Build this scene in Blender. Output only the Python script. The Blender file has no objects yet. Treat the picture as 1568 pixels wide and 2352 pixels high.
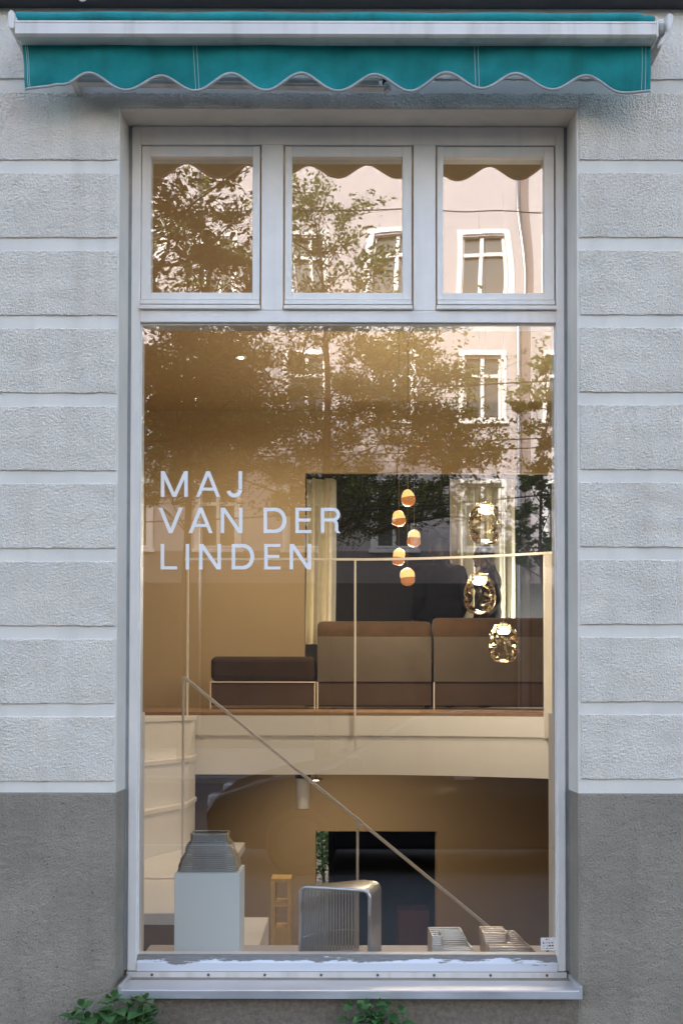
import bpy, bmesh, math, random
import numpy as np
from mathutils import Vector, Matrix, Euler

random.seed(7)
rng = np.random.default_rng(7)
SC = bpy.context.scene
COL = SC.collection
R = math.radians

# ------------------------------------------------------------------ camera, sky, sun, exposure
FPX = 2492.0                      # focal length in units of a 1568 px wide frame
CAM = Vector((0.0, -3.5, 1.55))
PITCH, ROLL, HOR = R(1.2), R(0.10), 1605.0
CY = HOR - FPX * math.tan(PITCH)
cd = bpy.data.cameras.new('camera')
cam = bpy.data.objects.new('camera', cd)
COL.objects.link(cam)
cam.location = CAM
cam.matrix_world = Matrix.Translation(CAM) @ Euler((R(90) + PITCH, 0, 0)).to_matrix().to_4x4() @ Matrix.Rotation(ROLL, 4, 'Z')
cd.sensor_fit = 'HORIZONTAL'
cd.sensor_width = 24.0
cd.lens = 24.0 * FPX / 1568.0
cd.shift_y = (CY - 1176.0) / 1568.0
cd.clip_start = 0.05
cd.clip_end = 400
SC.camera = cam
SC.render.resolution_x, SC.render.resolution_y = 682, 1024

SUN_EL, SUN_AZ = R(31), R(-22)     # the sun stands behind the shop and to the left of it
wd = bpy.data.worlds.new('World')
SC.world = wd
wd.use_nodes = True
nt = wd.node_tree
bg = nt.nodes['Background']
sky = nt.nodes.new('ShaderNodeTexSky')
sky.sky_type = 'NISHITA'
sky.sun_disc = False
sky.sun_elevation = SUN_EL
sky.sun_rotation = SUN_AZ
sky.air_density = 1.0
sky.dust_density = 4.0
sky.ozone_density = 1.0
nt.links.new(sky.outputs[0], bg.inputs[0])
bg.inputs[1].default_value = 0.15
sd = bpy.data.lights.new('sun', 'SUN')
sd.energy = 2.2
sd.angle = R(0.5)
sd.color = (1.0, 0.96, 0.92)
sun = bpy.data.objects.new('sun', sd)
COL.objects.link(sun)
sdir = Vector((math.sin(SUN_AZ) * math.cos(SUN_EL), math.cos(SUN_AZ) * math.cos(SUN_EL), math.sin(SUN_EL)))
sun.rotation_euler = (-sdir).to_track_quat('-Z', 'Y').to_euler()
sun.location = sdir * 50
SC.view_settings.view_transform = 'Standard'
SC.view_settings.look = 'None'
SC.view_settings.gamma = 1.0
SC.view_settings.exposure = 2.50
SC.render.engine = 'CYCLES'
SC.cycles.use_denoising = True
SC.cycles.max_bounces = 8
SC.cycles.transparent_max_bounces = 16
SC.cycles.caustics_reflective = False
SC.cycles.caustics_refractive = False
SC.cycles.sample_clamp_indirect = 6.0

# ------------------------------------------------------------------ helpers
_M3 = cam.matrix_world.to_3x3()
def P(px, py, Y):
    """world point in the plane y = Y seen at photo position (px, py) of the 1568 x 2352 view"""
    d = _M3 @ Vector(((px - 784.0) / FPX, -(py - CY) / FPX, -1.0))
    t = (Y - CAM.y) / d.y
    return CAM + d * t
def PX(px, Y, py=1605): return P(px, py, Y).x
def PZ(py, Y, px=784): return P(px, py, Y).z
YG = 0.158                          # glass plane
def RF(px, py, y):
    """street-side point whose mirror image in the glass is seen at (px, py)"""
    p = P(px, py, 2 * YG - y)
    return Vector((p.x, y, p.z))

ORG = {}
def org(o): return ORG.get(o.name, Vector((0, 0, 0))) if o is not None else Vector((0, 0, 0))
def props(o, label=None, cat=None, group=None, kind=None):
    if label: o['label'] = label
    if cat: o['category'] = cat
    if group: o['group'] = group
    if kind: o['kind'] = kind
    return o
def thing(name, loc, label, cat, group=None):
    o = bpy.data.objects.new(name, None)
    COL.objects.link(o)
    o.location = loc
    o.empty_display_size = 0.1
    ORG[o.name] = Vector(loc)
    return props(o, label, cat, group)

class MB:
    def __init__(s): s.v, s.f, s.m = [], [], []
    def quad(s, a, b, c, d, m=0):
        n = len(s.v); s.v += [tuple(a), tuple(b), tuple(c), tuple(d)]; s.f.append((n, n+1, n+2, n+3)); s.m.append(m); return s
    def box(s, x0, x1, y0, y1, z0, z1, m=0):
        n = len(s.v)
        s.v += [(x, y, z) for z in (z0, z1) for y in (y0, y1) for x in (x0, x1)]
        for f in ((0,2,3,1),(4,5,7,6),(0,1,5,4),(2,6,7,3),(0,4,6,2),(1,3,7,5)):
            s.f.append(tuple(n+i for i in f)); s.m.append(m)
        return s
    def hexa(s, b, t, m=0):
        """b, t: four bottom and four top corners, same order counter-clockwise from above"""
        n = len(s.v); s.v += [tuple(p) for p in b] + [tuple(p) for p in t]
        for f in ((3,2,1,0),(4,5,6,7),(0,1,5,4),(1,2,6,5),(2,3,7,6),(3,0,4,7)):
            s.f.append(tuple(n+i for i in f)); s.m.append(m)
        return s
    def prism(s, poly, a, b, axis='y', m=0):
        """poly: 2-D outline; extruded along axis from a to b"""
        def pt(p, t):
            return {'y': (p[0], t, p[1]), 'x': (t, p[0], p[1]), 'z': (p[0], p[1], t)}[axis]
        n = len(s.v); k = len(poly)
        s.v += [pt(p, a) for p in poly] + [pt(p, b) for p in poly]
        s.f.append(tuple(range(n, n+k))); s.m.append(m)
        s.f.append(tuple(range(n+2*k-1, n+k-1, -1))); s.m.append(m)
        for i in range(k):
            j = (i+1) % k
            s.f.append((n+j, n+i, n+k+i, n+k+j)); s.m.append(m)
        return s
    def tube(s, pts, r, sides=6, closed=False, m=0, caps=True):
        pts = [Vector(p) for p in pts]; k = len(pts)
        rr = r if isinstance(r, (list, tuple)) else [r]*k
        n = len(s.v); up = None
        for i, p in enumerate(pts):
            a = pts[(i-1) % k] if (closed or i > 0) else p
            b = pts[(i+1) % k] if (closed or i < k-1) else p
            t = (b - a)
            if t.length < 1e-9: t = Vector((0, 0, 1))
            t.normalize()
            if up is None:
                up = Vector((0, 0, 1)) if abs(t.z) < 0.9 else Vector((1, 0, 0))
            u = (up - t * up.dot(t))
            if u.length < 1e-6: u = t.orthogonal()
            u.normalize(); up = u
            w = t.cross(u)
            for q in range(sides):
                an = 2*math.pi*q/sides
                s.v.append(tuple(p + (u*math.cos(an) + w*math.sin(an)) * rr[i]))
        for i in range(k if closed else k-1):
            i2 = (i+1) % k
            for q in range(sides):
                q2 = (q+1) % sides
                s.f.append((n+i*sides+q, n+i*sides+q2, n+i2*sides+q2, n+i2*sides+q)); s.m.append(m)
        if caps and not closed:
            s.f.append(tuple(n+q for q in reversed(range(sides)))); s.m.append(m)
            s.f.append(tuple(n+(k-1)*sides+q for q in range(sides))); s.m.append(m)
        return s
    def lathe(s, prof, c, n=24, m=0, fn=None):
        """prof: list of (r, z); axis z through c"""
        b = len(s.v); k = len(prof)
        for (r, z) in prof:
            for q in range(n):
                a = 2*math.pi*q/n
                p = Vector((r*math.cos(a), r*math.sin(a), z))
                if fn: p = fn(p)
                s.v.append((c[0]+p.x, c[1]+p.y, c[2]+p.z))
        for i in range(k-1):
            for q in range(n):
                q2 = (q+1) % n
                s.f.append((b+i*n+q, b+i*n+q2, b+(i+1)*n+q2, b+(i+1)*n+q)); s.m.append(m)
        if prof[0][0] > 1e-5: s.f.append(tuple(b+q for q in reversed(range(n)))); s.m.append(m)
        if prof[-1][0] > 1e-5: s.f.append(tuple(b+(k-1)*n+q for q in range(n))); s.m.append(m)
        return s
    def build(s, name, mats, parent=None, smooth=False, bevel=0.0, seg=2, at=None):
        return mk(name, s.v, s.f, mats, parent, smooth, bevel, seg, s.m, at)

def mk(name, verts, faces, mats, parent=None, smooth=False, bevel=0.0, seg=2, midx=None, at=None):
    me = bpy.data.meshes.new(name)
    o0 = Vector(at) if at is not None else org(parent)
    V = np.asarray(verts, dtype=np.float64).reshape(-1, 3) - np.array(o0)
    me.from_pydata(V.tolist(), [], faces if isinstance(faces, list) else faces.tolist())
    if not isinstance(mats, (list, tuple)): mats = [mats]
    for m in mats: me.materials.append(m)
    if midx is not None and len(mats) > 1: me.polygons.foreach_set('material_index', midx)
    if smooth: me.polygons.foreach_set('use_smooth', [True]*len(me.polygons))
    me.update()
    o = bpy.data.objects.new(name, me)
    COL.objects.link(o)
    if parent is not None:
        o.parent = parent
        o.location = o0 - org(parent)
    else:
        o.location = o0
    ORG[o.name] = o0
    if bevel > 0:
        b = o.modifiers.new('bevel', 'BEVEL'); b.width = bevel; b.segments = seg; b.limit_method = 'ANGLE'; b.angle_limit = R(40)
    return o

def copy_part(src, parent, loc=None, name=None):
    c = src.copy(); COL.objects.link(c); c.parent = parent
    if loc is not None: c.location = loc
    ORG[c.name] = org(parent) + c.location
    return c

def noise2(h, w, sx, sy, seed):
    """band-limited tileable noise, feature size sx, sy cells, unit variance"""
    g = np.random.default_rng(seed).standard_normal((h, w))
    fy = np.fft.fftfreq(h)[:, None]; fx = np.fft.rfftfreq(w)[None, :]
    k = np.sqrt((fx*sx)**2 + (fy*sy)**2)
    flt = np.exp(-((k-0.55)/0.33)**2)
    a = np.fft.irfft2(np.fft.rfft2(g)*flt, s=(h, w))
    return a/a.std()

# ------------------------------------------------------------------ materials
def mat(name, col, rough=0.6, metal=0.0, var=0.0, vscale=6.0, bump=0.0, bscale=80.0, spec=0.5, trans=0.0, ior=1.45,
        emit=None, estr=0.0, col2=None, stretch=(1, 1, 1), sheen=0.0, rvar=0.0, detail=4.0, streak=0.0, speck=0.0):
    m = bpy.data.materials.new(name); m.use_nodes = True
    n, l = m.node_tree.nodes, m.node_tree.links
    b = n['Principled BSDF']
    b.inputs['Base Color'].default_value = (*col, 1)
    b.inputs['Roughness'].default_value = rough
    b.inputs['Metallic'].default_value = metal
    b.inputs['Specular IOR Level'].default_value = spec
    b.inputs['Transmission Weight'].default_value = trans
    b.inputs['IOR'].default_value = ior
    if sheen: b.inputs['Sheen Weight'].default_value = sheen
    if emit: b.inputs['Emission Color'].default_value = (*emit, 1); b.inputs['Emission Strength'].default_value = estr
    if var or bump or col2 or rvar:
        tc = n.new('ShaderNodeTexCoord'); mp = n.new('ShaderNodeMapping')
        l.new(tc.outputs['Object'], mp.inputs['Vector'])
        mp.inputs['Scale'].default_value = stretch
    if var or col2 or rvar:
        nz = n.new('ShaderNodeTexNoise'); nz.inputs['Scale'].default_value = vscale; nz.inputs['Detail'].default_value = detail
        nz.inputs['Roughness'].default_value = 0.6
        l.new(mp.outputs['Vector'], nz.inputs['Vector'])
        if var or col2:
            mx = n.new('ShaderNodeMix'); mx.data_type = 'RGBA'
            rp = n.new('ShaderNodeMapRange'); rp.inputs['From Min'].default_value = 0.3; rp.inputs['From Max'].default_value = 0.7
            l.new(nz.outputs['Fac'], rp.inputs['Value']); l.new(rp.outputs['Result'], mx.inputs['Factor'])
            c2 = col2 if col2 else tuple(c*(1-var) for c in col)
            mx.inputs['A'].default_value = (*c2, 1)
            mx.inputs['B'].default_value = (*(tuple(min(1, c*(1+var*0.4)) for c in col) if not col2 else col), 1)
            out = mx.outputs['Result']
            for (amt, scl, sc2, lo_, hi_, dcol) in ((streak, (9, 9, 0.7), 1.6, 0.52, 0.72, (0.60, 0.57, 0.50)), (speck, (1, 1, 1), 140.0, 0.60, 0.74, (0.45, 0.42, 0.38))):
                if not amt: continue
                m2 = n.new('ShaderNodeMapping'); m2.inputs['Scale'].default_value = scl; l.new(tc.outputs['Object'], m2.inputs['Vector'])
                n2 = n.new('ShaderNodeTexNoise'); n2.inputs['Scale'].default_value = sc2; n2.inputs['Detail'].default_value = 5
                l.new(m2.outputs['Vector'], n2.inputs['Vector'])
                r3 = n.new('ShaderNodeMapRange'); r3.inputs['From Min'].default_value = lo_; r3.inputs['From Max'].default_value = hi_; r3.inputs['To Max'].default_value = amt
                l.new(n2.outputs['Fac'], r3.inputs['Value'])
                m3 = n.new('ShaderNodeMix'); m3.data_type = 'RGBA'; m3.blend_type = 'MULTIPLY'
                m3.inputs['B'].default_value = (*dcol, 1)
                l.new(r3.outputs['Result'], m3.inputs['Factor']); l.new(out, m3.inputs['A']); out = m3.outputs['Result']
            l.new(out, b.inputs['Base Color'])
        if rvar:
            r2 = n.new('ShaderNodeMapRange'); r2.inputs['To Min'].default_value = max(0.02, rough-rvar); r2.inputs['To Max'].default_value = min(1, rough+rvar)
            r2.inputs['From Min'].default_value = 0.3; r2.inputs['From Max'].default_value = 0.7
            l.new(nz.outputs['Fac'], r2.inputs['Value']); l.new(r2.outputs['Result'], b.inputs['Roughness'])
    if bump:
        nb = n.new('ShaderNodeTexNoise'); nb.inputs['Scale'].default_value = bscale; nb.inputs['Detail'].default_value = 3
        l.new(mp.outputs['Vector'], nb.inputs['Vector'])
        bp = n.new('ShaderNodeBump'); bp.inputs['Strength'].default_value = min(1.0, bump); bp.inputs['Distance'].default_value = 0.004
        l.new(nb.outputs['Fac'], bp.inputs['Height']); l.new(bp.outputs['Normal'], b.inputs['Normal'])
    return m

def glass_mat(name, ior=1.62, tint=(0.97, 0.98, 0.97), wave=0.0, wscale=1.5):
    """flat clear glass sheet: fresnel mix of straight-through and mirror reflection"""
    m = bpy.data.materials.new(name); m.use_nodes = True
    n, l = m.node_tree.nodes, m.node_tree.links
    n.remove(n['Principled BSDF'])
    tr = n.new('ShaderNodeBsdfTransparent'); tr.inputs[0].default_value = (*tint, 1)
    gl = n.new('ShaderNodeBsdfGlossy'); gl.inputs['Roughness'].default_value = 0.0; gl.inputs[0].default_value = (1, 1, 1, 1)
    fr = n.new('ShaderNodeFresnel'); fr.inputs['IOR'].default_value = ior
    mx = n.new('ShaderNodeMixShader')
    geo = n.new('ShaderNodeNewGeometry')
    mi = n.new('ShaderNodeMath'); mi.operation = 'MULTIPLY'
    inv = n.new('ShaderNodeMath'); inv.operation = 'SUBTRACT'; inv.inputs[0].default_value = 1.0
    l.new(geo.outputs['Backfacing'], inv.inputs[1])
    l.new(fr.outputs[0], mi.inputs[0]); l.new(inv.outputs[0], mi.inputs[1])
    l.new(mi.outputs[0], mx.inputs[0]); l.new(tr.outputs[0], mx.inputs[1]); l.new(gl.outputs[0], mx.inputs[2])
    if wave:
        tc = n.new('ShaderNodeTexCoord'); mp = n.new('ShaderNodeMapping'); mp.inputs['Scale'].default_value = (1.6, 1, 0.8)
        l.new(tc.outputs['Object'], mp.inputs['Vector'])
        nb = n.new('ShaderNodeTexNoise'); nb.inputs['Scale'].default_value = wscale; nb.inputs['Detail'].default_value = 0.0
        l.new(mp.outputs['Vector'], nb.inputs['Vector'])
        bp = n.new('ShaderNodeBump'); bp.inputs['Strength'].default_value = 1.0; bp.inputs['Distance'].default_value = wave
        l.new(nb.outputs['Fac'], bp.inputs['Height']); l.new(bp.outputs['Normal'], gl.inputs['Normal'])
    l.new(mx.outputs[0], n['Material Output'].inputs['Surface'])
    return m

def blown_glass(name):
    m = bpy.data.materials.new(name); m.use_nodes = True
    n, l = m.node_tree.nodes, m.node_tree.links
    n.remove(n['Principled BSDF'])
    tc = n.new('ShaderNodeTexCoord'); mp = n.new('ShaderNodeMapping'); mp.inputs['Scale'].default_value = (1, 1, 1.7); mp.inputs['Rotation'].default_value = (0.3, 0.5, 0)
    l.new(tc.outputs['Object'], mp.inputs['Vector'])
    nz = n.new('ShaderNodeTexNoise'); nz.inputs['Scale'].default_value = 5; nz.inputs['Detail'].default_value = 0.0; nz.inputs['Distortion'].default_value = 2.5
    l.new(mp.outputs['Vector'], nz.inputs['Vector'])
    bp = n.new('ShaderNodeBump'); bp.inputs['Strength'].default_value = 1.0; bp.inputs['Distance'].default_value = 0.035
    l.new(nz.outputs['Fac'], bp.inputs['Height'])
    tr = n.new('ShaderNodeBsdfTransparent'); tr.inputs[0].default_value = (0.92, 0.89, 0.82, 1)
    gl = n.new('ShaderNodeBsdfGlossy'); gl.inputs['Roughness'].default_value = 0.06; gl.inputs[0].default_value = (1.0, 0.95, 0.86, 1)
    fr = n.new('ShaderNodeFresnel'); fr.inputs['IOR'].default_value = 1.32
    l.new(bp.outputs[0], gl.inputs['Normal']); l.new(bp.outputs[0], fr.inputs['Normal'])
    mx = n.new('ShaderNodeMixShader'); l.new(fr.outputs[0], mx.inputs[0]); l.new(tr.outputs[0], mx.inputs[1]); l.new(gl.outputs[0], mx.inputs[2])
    l.new(mx.outputs[0], n['Material Output'].inputs['Surface'])
    return m

def leaf_mat(name, c, c2, tl=0.35):
    m = bpy.data.materials.new(name); m.use_nodes = True
    n, l = m.node_tree.nodes, m.node_tree.links
    b = n['Principled BSDF']; b.inputs['Roughness'].default_value = 0.5
    tc = n.new('ShaderNodeTexCoord')
    nz = n.new('ShaderNodeTexNoise'); nz.inputs['Scale'].default_value = 1.3; nz.inputs['Detail'].default_value = 6
    l.new(tc.outputs['Object'], nz.inputs['Vector'])
    rp = n.new('ShaderNodeMapRange'); rp.inputs['From Min'].default_value = 0.35; rp.inputs['From Max'].default_value = 0.65
    l.new(nz.outputs['Fac'], rp.inputs['Value'])
    mx = n.new('ShaderNodeMix'); mx.data_type = 'RGBA'
    mx.inputs['A'].default_value = (*c, 1); mx.inputs['B'].default_value = (*c2, 1)
    l.new(rp.outputs['Result'], mx.inputs['Factor']); l.new(mx.outputs['Result'], b.inputs['Base Color'])
    t = n.new('ShaderNodeBsdfTranslucent'); l.new(mx.outputs['Result'], t.inputs[0])
    ms = n.new('ShaderNodeMixShader'); ms.inputs[0].default_value = tl
    l.new(b.outputs[0], ms.inputs[1]); l.new(t.outputs[0], ms.inputs[2])
    l.new(ms.outputs[0], n['Material Output'].inputs['Surface'])
    return m

def peel_mat(name):
    """white paint flaking off grey weathered timber, more bare towards the upper edge of the rail"""
    m = bpy.data.materials.new(name); m.use_nodes = True
    n, l = m.node_tree.nodes, m.node_tree.links
    b = n['Principled BSDF']; b.inputs['Roughness'].default_value = 0.65
    tc = n.new('ShaderNodeTexCoord'); mp = n.new('ShaderNodeMapping'); mp.inputs['Scale'].default_value = (1, 1, 6)
    l.new(tc.outputs['Object'], mp.inputs['Vector'])
    nz = n.new('ShaderNodeTexNoise'); nz.inputs['Scale'].default_value = 5; nz.inputs['Detail'].default_value = 9; nz.inputs['Roughness'].default_value = 0.65
    l.new(mp.outputs['Vector'], nz.inputs['Vector'])
    sp = n.new('ShaderNodeSeparateXYZ'); l.new(tc.outputs['Object'], sp.inputs[0])
    mz = n.new('ShaderNodeMath'); mz.operation = 'MULTIPLY_ADD'; mz.inputs[1].default_value = 12.0; mz.inputs[2].default_value = -0.43
    l.new(sp.outputs['Z'], mz.inputs[0])
    ad = n.new('ShaderNodeMath'); ad.operation = 'ADD'; l.new(mz.outputs[0], ad.inputs[0]); l.new(nz.outputs['Fac'], ad.inputs[1])
    rp = n.new('ShaderNodeMapRange'); rp.inputs['From Min'].default_value = 0.47; rp.inputs['From Max'].default_value = 0.50
    l.new(ad.outputs[0], rp.inputs['Value'])
    wn = n.new('ShaderNodeTexNoise'); wn.inputs['Scale'].default_value = 30; wn.inputs['Detail'].default_value = 5
    mp2 = n.new('ShaderNodeMapping'); mp2.inputs['Scale'].default_value = (1, 6, 14); l.new(tc.outputs['Object'], mp2.inputs['Vector']); l.new(mp2.outputs[0], wn.inputs['Vector'])
    wr = n.new('ShaderNodeMix'); wr.data_type = 'RGBA'
    wr.inputs['A'].default_value = (0.11, 0.095, 0.08, 1); wr.inputs['B'].default_value = (0.34, 0.31, 0.28, 1)
    l.new(wn.outputs['Fac'], wr.inputs['Factor'])
    mx = n.new('ShaderNodeMix'); mx.data_type = 'RGBA'
    mx.inputs['A'].default_value = (0.78, 0.76, 0.77, 1)
    l.new(rp.outputs['Result'], mx.inputs['Factor']); l.new(wr.outputs['Result'], mx.inputs['B']); l.new(mx.outputs['Result'], b.inputs['Base Color'])
    bp = n.new('ShaderNodeBump'); bp.inputs['Strength'].default_value = 0.7; bp.inputs['Distance'].default_value = 0.0015; bp.invert = True
    l.new(rp.outputs['Result'], bp.inputs['Height']); l.new(bp.outputs[0], b.inputs['Normal'])
    l.new(b.outputs[0], n['Material Output'].inputs['Surface'])
    return m

M = dict(
    smooth_plaster=mat('smooth_plaster', (0.84, 0.755, 0.645), 0.85, var=0.10, vscale=3.0, bump=0.25, bscale=220, streak=0.18),
    rough_plaster=mat('rough_plaster', (0.88, 0.79, 0.675), 0.9, var=0.11, vscale=5.0, bump=0.6, bscale=300, detail=9, streak=0.2, speck=0.18),
    plinth=mat('plinth_render', (0.365, 0.308, 0.235), 0.92, var=0.24, vscale=3.5, bump=1.0, bscale=230, detail=8, streak=0.3, speck=1.0),
    bare_render=mat('bare_brown_render', (0.27, 0.215, 0.16), 0.95, var=0.35, vscale=60, bump=1.0, bscale=260, detail=6),
    frame=mat('painted_frame', (0.95, 0.865, 0.775), 0.38, var=0.06, vscale=7, bump=0.06, bscale=150, streak=0.22),
    joint=mat('joint_shadow_gap', (0.10, 0.10, 0.10), 0.8),
    caulk=mat('caulk', (0.45, 0.47, 0.48), 0.7, var=0.2, vscale=9),
    zinc=mat('zinc_sheet', (0.70, 0.69, 0.69), 0.42, metal=0.75, var=0.12, vscale=5, rvar=0.1, bump=0.04, bscale=30),
    screw=mat('screw', (0.16, 0.16, 0.17), 0.45, metal=1.0),
    peel=peel_mat('peeling_paint'),
    cornice=mat('cornice', (0.05, 0.05, 0.055), 0.7, var=0.2),
    teal=mat('teal_canvas', (0.004, 0.27, 0.262), 0.85, var=0.30, vscale=7, bump=0.35, bscale=900, sheen=0.15, streak=0.5),
    piping=mat('grey_piping', (0.48, 0.47, 0.45), 0.8, var=0.15, vscale=20),
    thread=mat('thread', (0.55, 0.65, 0.62), 0.8),
    alu=mat('white_aluminium', (0.82, 0.74, 0.66), 0.4, var=0.12, vscale=4, stretch=(1, 1, 0.15), rvar=0.08, streak=0.6),
    alu_dirty=mat('grimy_aluminium', (0.45, 0.42, 0.36), 0.55, var=0.35, vscale=22),
    groove=mat('groove', (0.16, 0.15, 0.14), 0.8),
    black=mat('black_plastic', (0.015, 0.015, 0.016), 0.5),
    glass=glass_mat('shop_pane_glass', 2.8),
    glass_top=glass_mat('old_pane_glass', 2.8, wave=0.0017, wscale=2.6),
    letter=mat('white_vinyl', (0.95, 0.89, 0.83), 0.6),
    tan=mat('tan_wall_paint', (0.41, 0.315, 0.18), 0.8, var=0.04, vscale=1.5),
    ceiling=mat('ochre_ceiling_paint', (0.46, 0.36, 0.22), 0.85, var=0.04, vscale=1.2),
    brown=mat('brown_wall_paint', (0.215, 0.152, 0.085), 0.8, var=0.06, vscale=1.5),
    white_in=mat('warm_white_wall', (0.80, 0.775, 0.74), 0.75, var=0.04, vscale=2.5, bump=0.05, bscale=60),
    shelf=mat('cream_ledge', (0.62, 0.55, 0.50), 0.5, var=0.05, vscale=4),
    wood=mat('oak_floor', (0.28, 0.165, 0.08), 0.5, var=0.25, vscale=5, stretch=(0.5, 6, 1)),
    navy=mat('navy_wall', (0.006, 0.010, 0.020), 0.6),
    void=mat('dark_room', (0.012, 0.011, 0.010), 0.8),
    rail=mat('cream_rail_paint', (0.78, 0.73, 0.64), 0.45),
    velvet=mat('brown_velvet', (0.060, 0.031, 0.010), 0.85, var=0.35, vscale=5, sheen=0.1, bump=0.2, bscale=300),
    velvet_dark=mat('dark_brown_velvet', (0.034, 0.018, 0.009), 0.9, var=0.25, vscale=4, sheen=0.03, bump=0.2, bscale=300),
    sofa_panel=mat('taupe_back_panel', (0.095, 0.077, 0.055), 0.6, var=0.08, vscale=6, bump=0.1, bscale=300),
    sofa_low=mat('brown_base_panel', (0.075, 0.046, 0.028), 0.5, var=0.15, vscale=4),
    brushed=mat('brushed_steel', (0.50, 0.48, 0.42), 0.26, metal=1.0, var=0.12, vscale=12),
    silver=mat('silver_tube', (0.78, 0.78, 0.76), 0.28, metal=1.0, var=0.1, vscale=10),
    bronze_tube=mat('warm_steel_tube', (0.76, 0.68, 0.60), 0.26, metal=1.0, var=0.12, vscale=14),
    brass=mat('brushed_brass', (0.88, 0.56, 0.17), 0.42, metal=0.35, var=0.12, vscale=5, stretch=(6, 6, 0.6)),
    pedestal=mat('pale_grey_plinth', (0.93, 0.92, 0.86), 0.6, var=0.02, vscale=3),
    curtain=mat('linen_curtain', (0.70, 0.70, 0.62), 0.9, var=0.06, vscale=9, bump=0.1, bscale=200),
    cloth=mat('black_wool', (0.004, 0.0045, 0.007), 0.95, bump=0.1, bscale=200),
    shaded_skin=mat('shaded_skin', (0.12, 0.07, 0.05), 0.6),  # darkened tone, back-lit shade put into the colour
    hair=mat('hair', (0.02, 0.014, 0.01), 0.6),
    red=mat('red_brown_box', (0.08, 0.02, 0.013), 0.6, var=0.1),
    cord=mat('lamp_cord', (0.30, 0.24, 0.16), 0.5),
    led=mat('led_glow', (1, 0.85, 0.6), 0.5, emit=(1.0, 0.84, 0.60), estr=2.4),
    spot_glow=mat('spot_glow', (1, 0.85, 0.6), 0.5, emit=(1.0, 0.80, 0.52), estr=5.0),
    smoke_glass=blown_glass('smoked_blown_glass'),
    amber=mat('amber_glow', (0.8, 0.4, 0.12), 0.3, emit=(1.0, 0.50, 0.18), estr=0.30),
    amber_low=mat('amber_glass', (0.42, 0.18, 0.06), 0.15, emit=(1.0, 0.36, 0.10), estr=0.07),
    asphalt=mat('asphalt', (0.05, 0.05, 0.052), 0.85, var=0.2, vscale=2, bump=0.5, bscale=60),
    paving=mat('paving', (0.13, 0.125, 0.12), 0.85, var=0.15, vscale=3, bump=0.3, bscale=60),
    kerb=mat('granite_kerb', (0.30, 0.29, 0.28), 0.8, var=0.15, vscale=8),
    pink=mat('pink_render', (0.47, 0.435, 0.445), 0.9, var=0.05, vscale=0.8),
    pink2=mat('grey_pink_render', (0.47, 0.44, 0.445), 0.9, var=0.05, vscale=0.8),
    trim=mat('white_trim', (0.82, 0.80, 0.78), 0.7),
    dark_base=mat('dark_stone_base', (0.05, 0.05, 0.055), 0.7, var=0.2),
    strip=mat('grey_recess_render', (0.23, 0.20, 0.20), 0.85, var=0.1),
    pipe=mat('zinc_pipe', (0.75, 0.75, 0.76), 0.25, metal=1.0),
    far_glass=mat('far_window_glass', (0.10, 0.11, 0.11), 0.06, spec=0.6),
    wire=mat('wire', (0.03, 0.03, 0.03), 0.6),
    bark=mat('bark', (0.06, 0.048, 0.036), 0.9, var=0.3, vscale=8, bump=0.8, bscale=25),
    car=mat('car_paint', (0.02, 0.022, 0.026), 0.12, spec=0.8),
    car_glass=mat('car_glass', (0.02, 0.022, 0.024), 0.03, spec=0.9),
    tyre=mat('tyre', (0.02, 0.02, 0.02), 0.85),
    chrome=mat('chrome', (0.7, 0.7, 0.72), 0.12, metal=1.0),
    lampw=mat('lamp_lens', (0.8, 0.8, 0.8), 0.1),
    white_cyl=mat('white_spot_housing', (0.85, 0.83, 0.79), 0.4),
)
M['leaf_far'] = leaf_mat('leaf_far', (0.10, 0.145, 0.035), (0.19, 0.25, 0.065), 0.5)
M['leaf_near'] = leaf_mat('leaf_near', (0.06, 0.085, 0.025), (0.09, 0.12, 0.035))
M['leaf_weed'] = leaf_mat('leaf_weed', (0.06, 0.15, 0.04), (0.10, 0.22, 0.06), 0.2)
M['stem'] = mat('weed_stem', (0.12, 0.16, 0.06), 0.6)

# ------------------------------------------------------------------ the ground
def struct(name, mb, m, **k):
    return props(mb.build(name, m, **k), kind='structure')
struct('ground', MB().box(-150, 150, -150, 150, -3.2, -3.1), M['asphalt'])
struct('pavement', MB().box(-30, 30, -7.6, -0.0, -0.3, 0.0), M['paving'])
struct('kerb', MB().box(-30, 30, -7.75, -7.6, -0.3, 0.0), M['kerb'])
struct('road', MB().box(-30, 30, -17.5, -7.75, -0.3, -0.12), M['asphalt'])
struct('far_kerb', MB().box(-30, 30, -17.65, -17.5, -0.3, 0.0), M['kerb'])
struct('far_pavement', MB().box(-30, 30, -30.0, -17.65, -0.3, 0.0), M['paving'])

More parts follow.
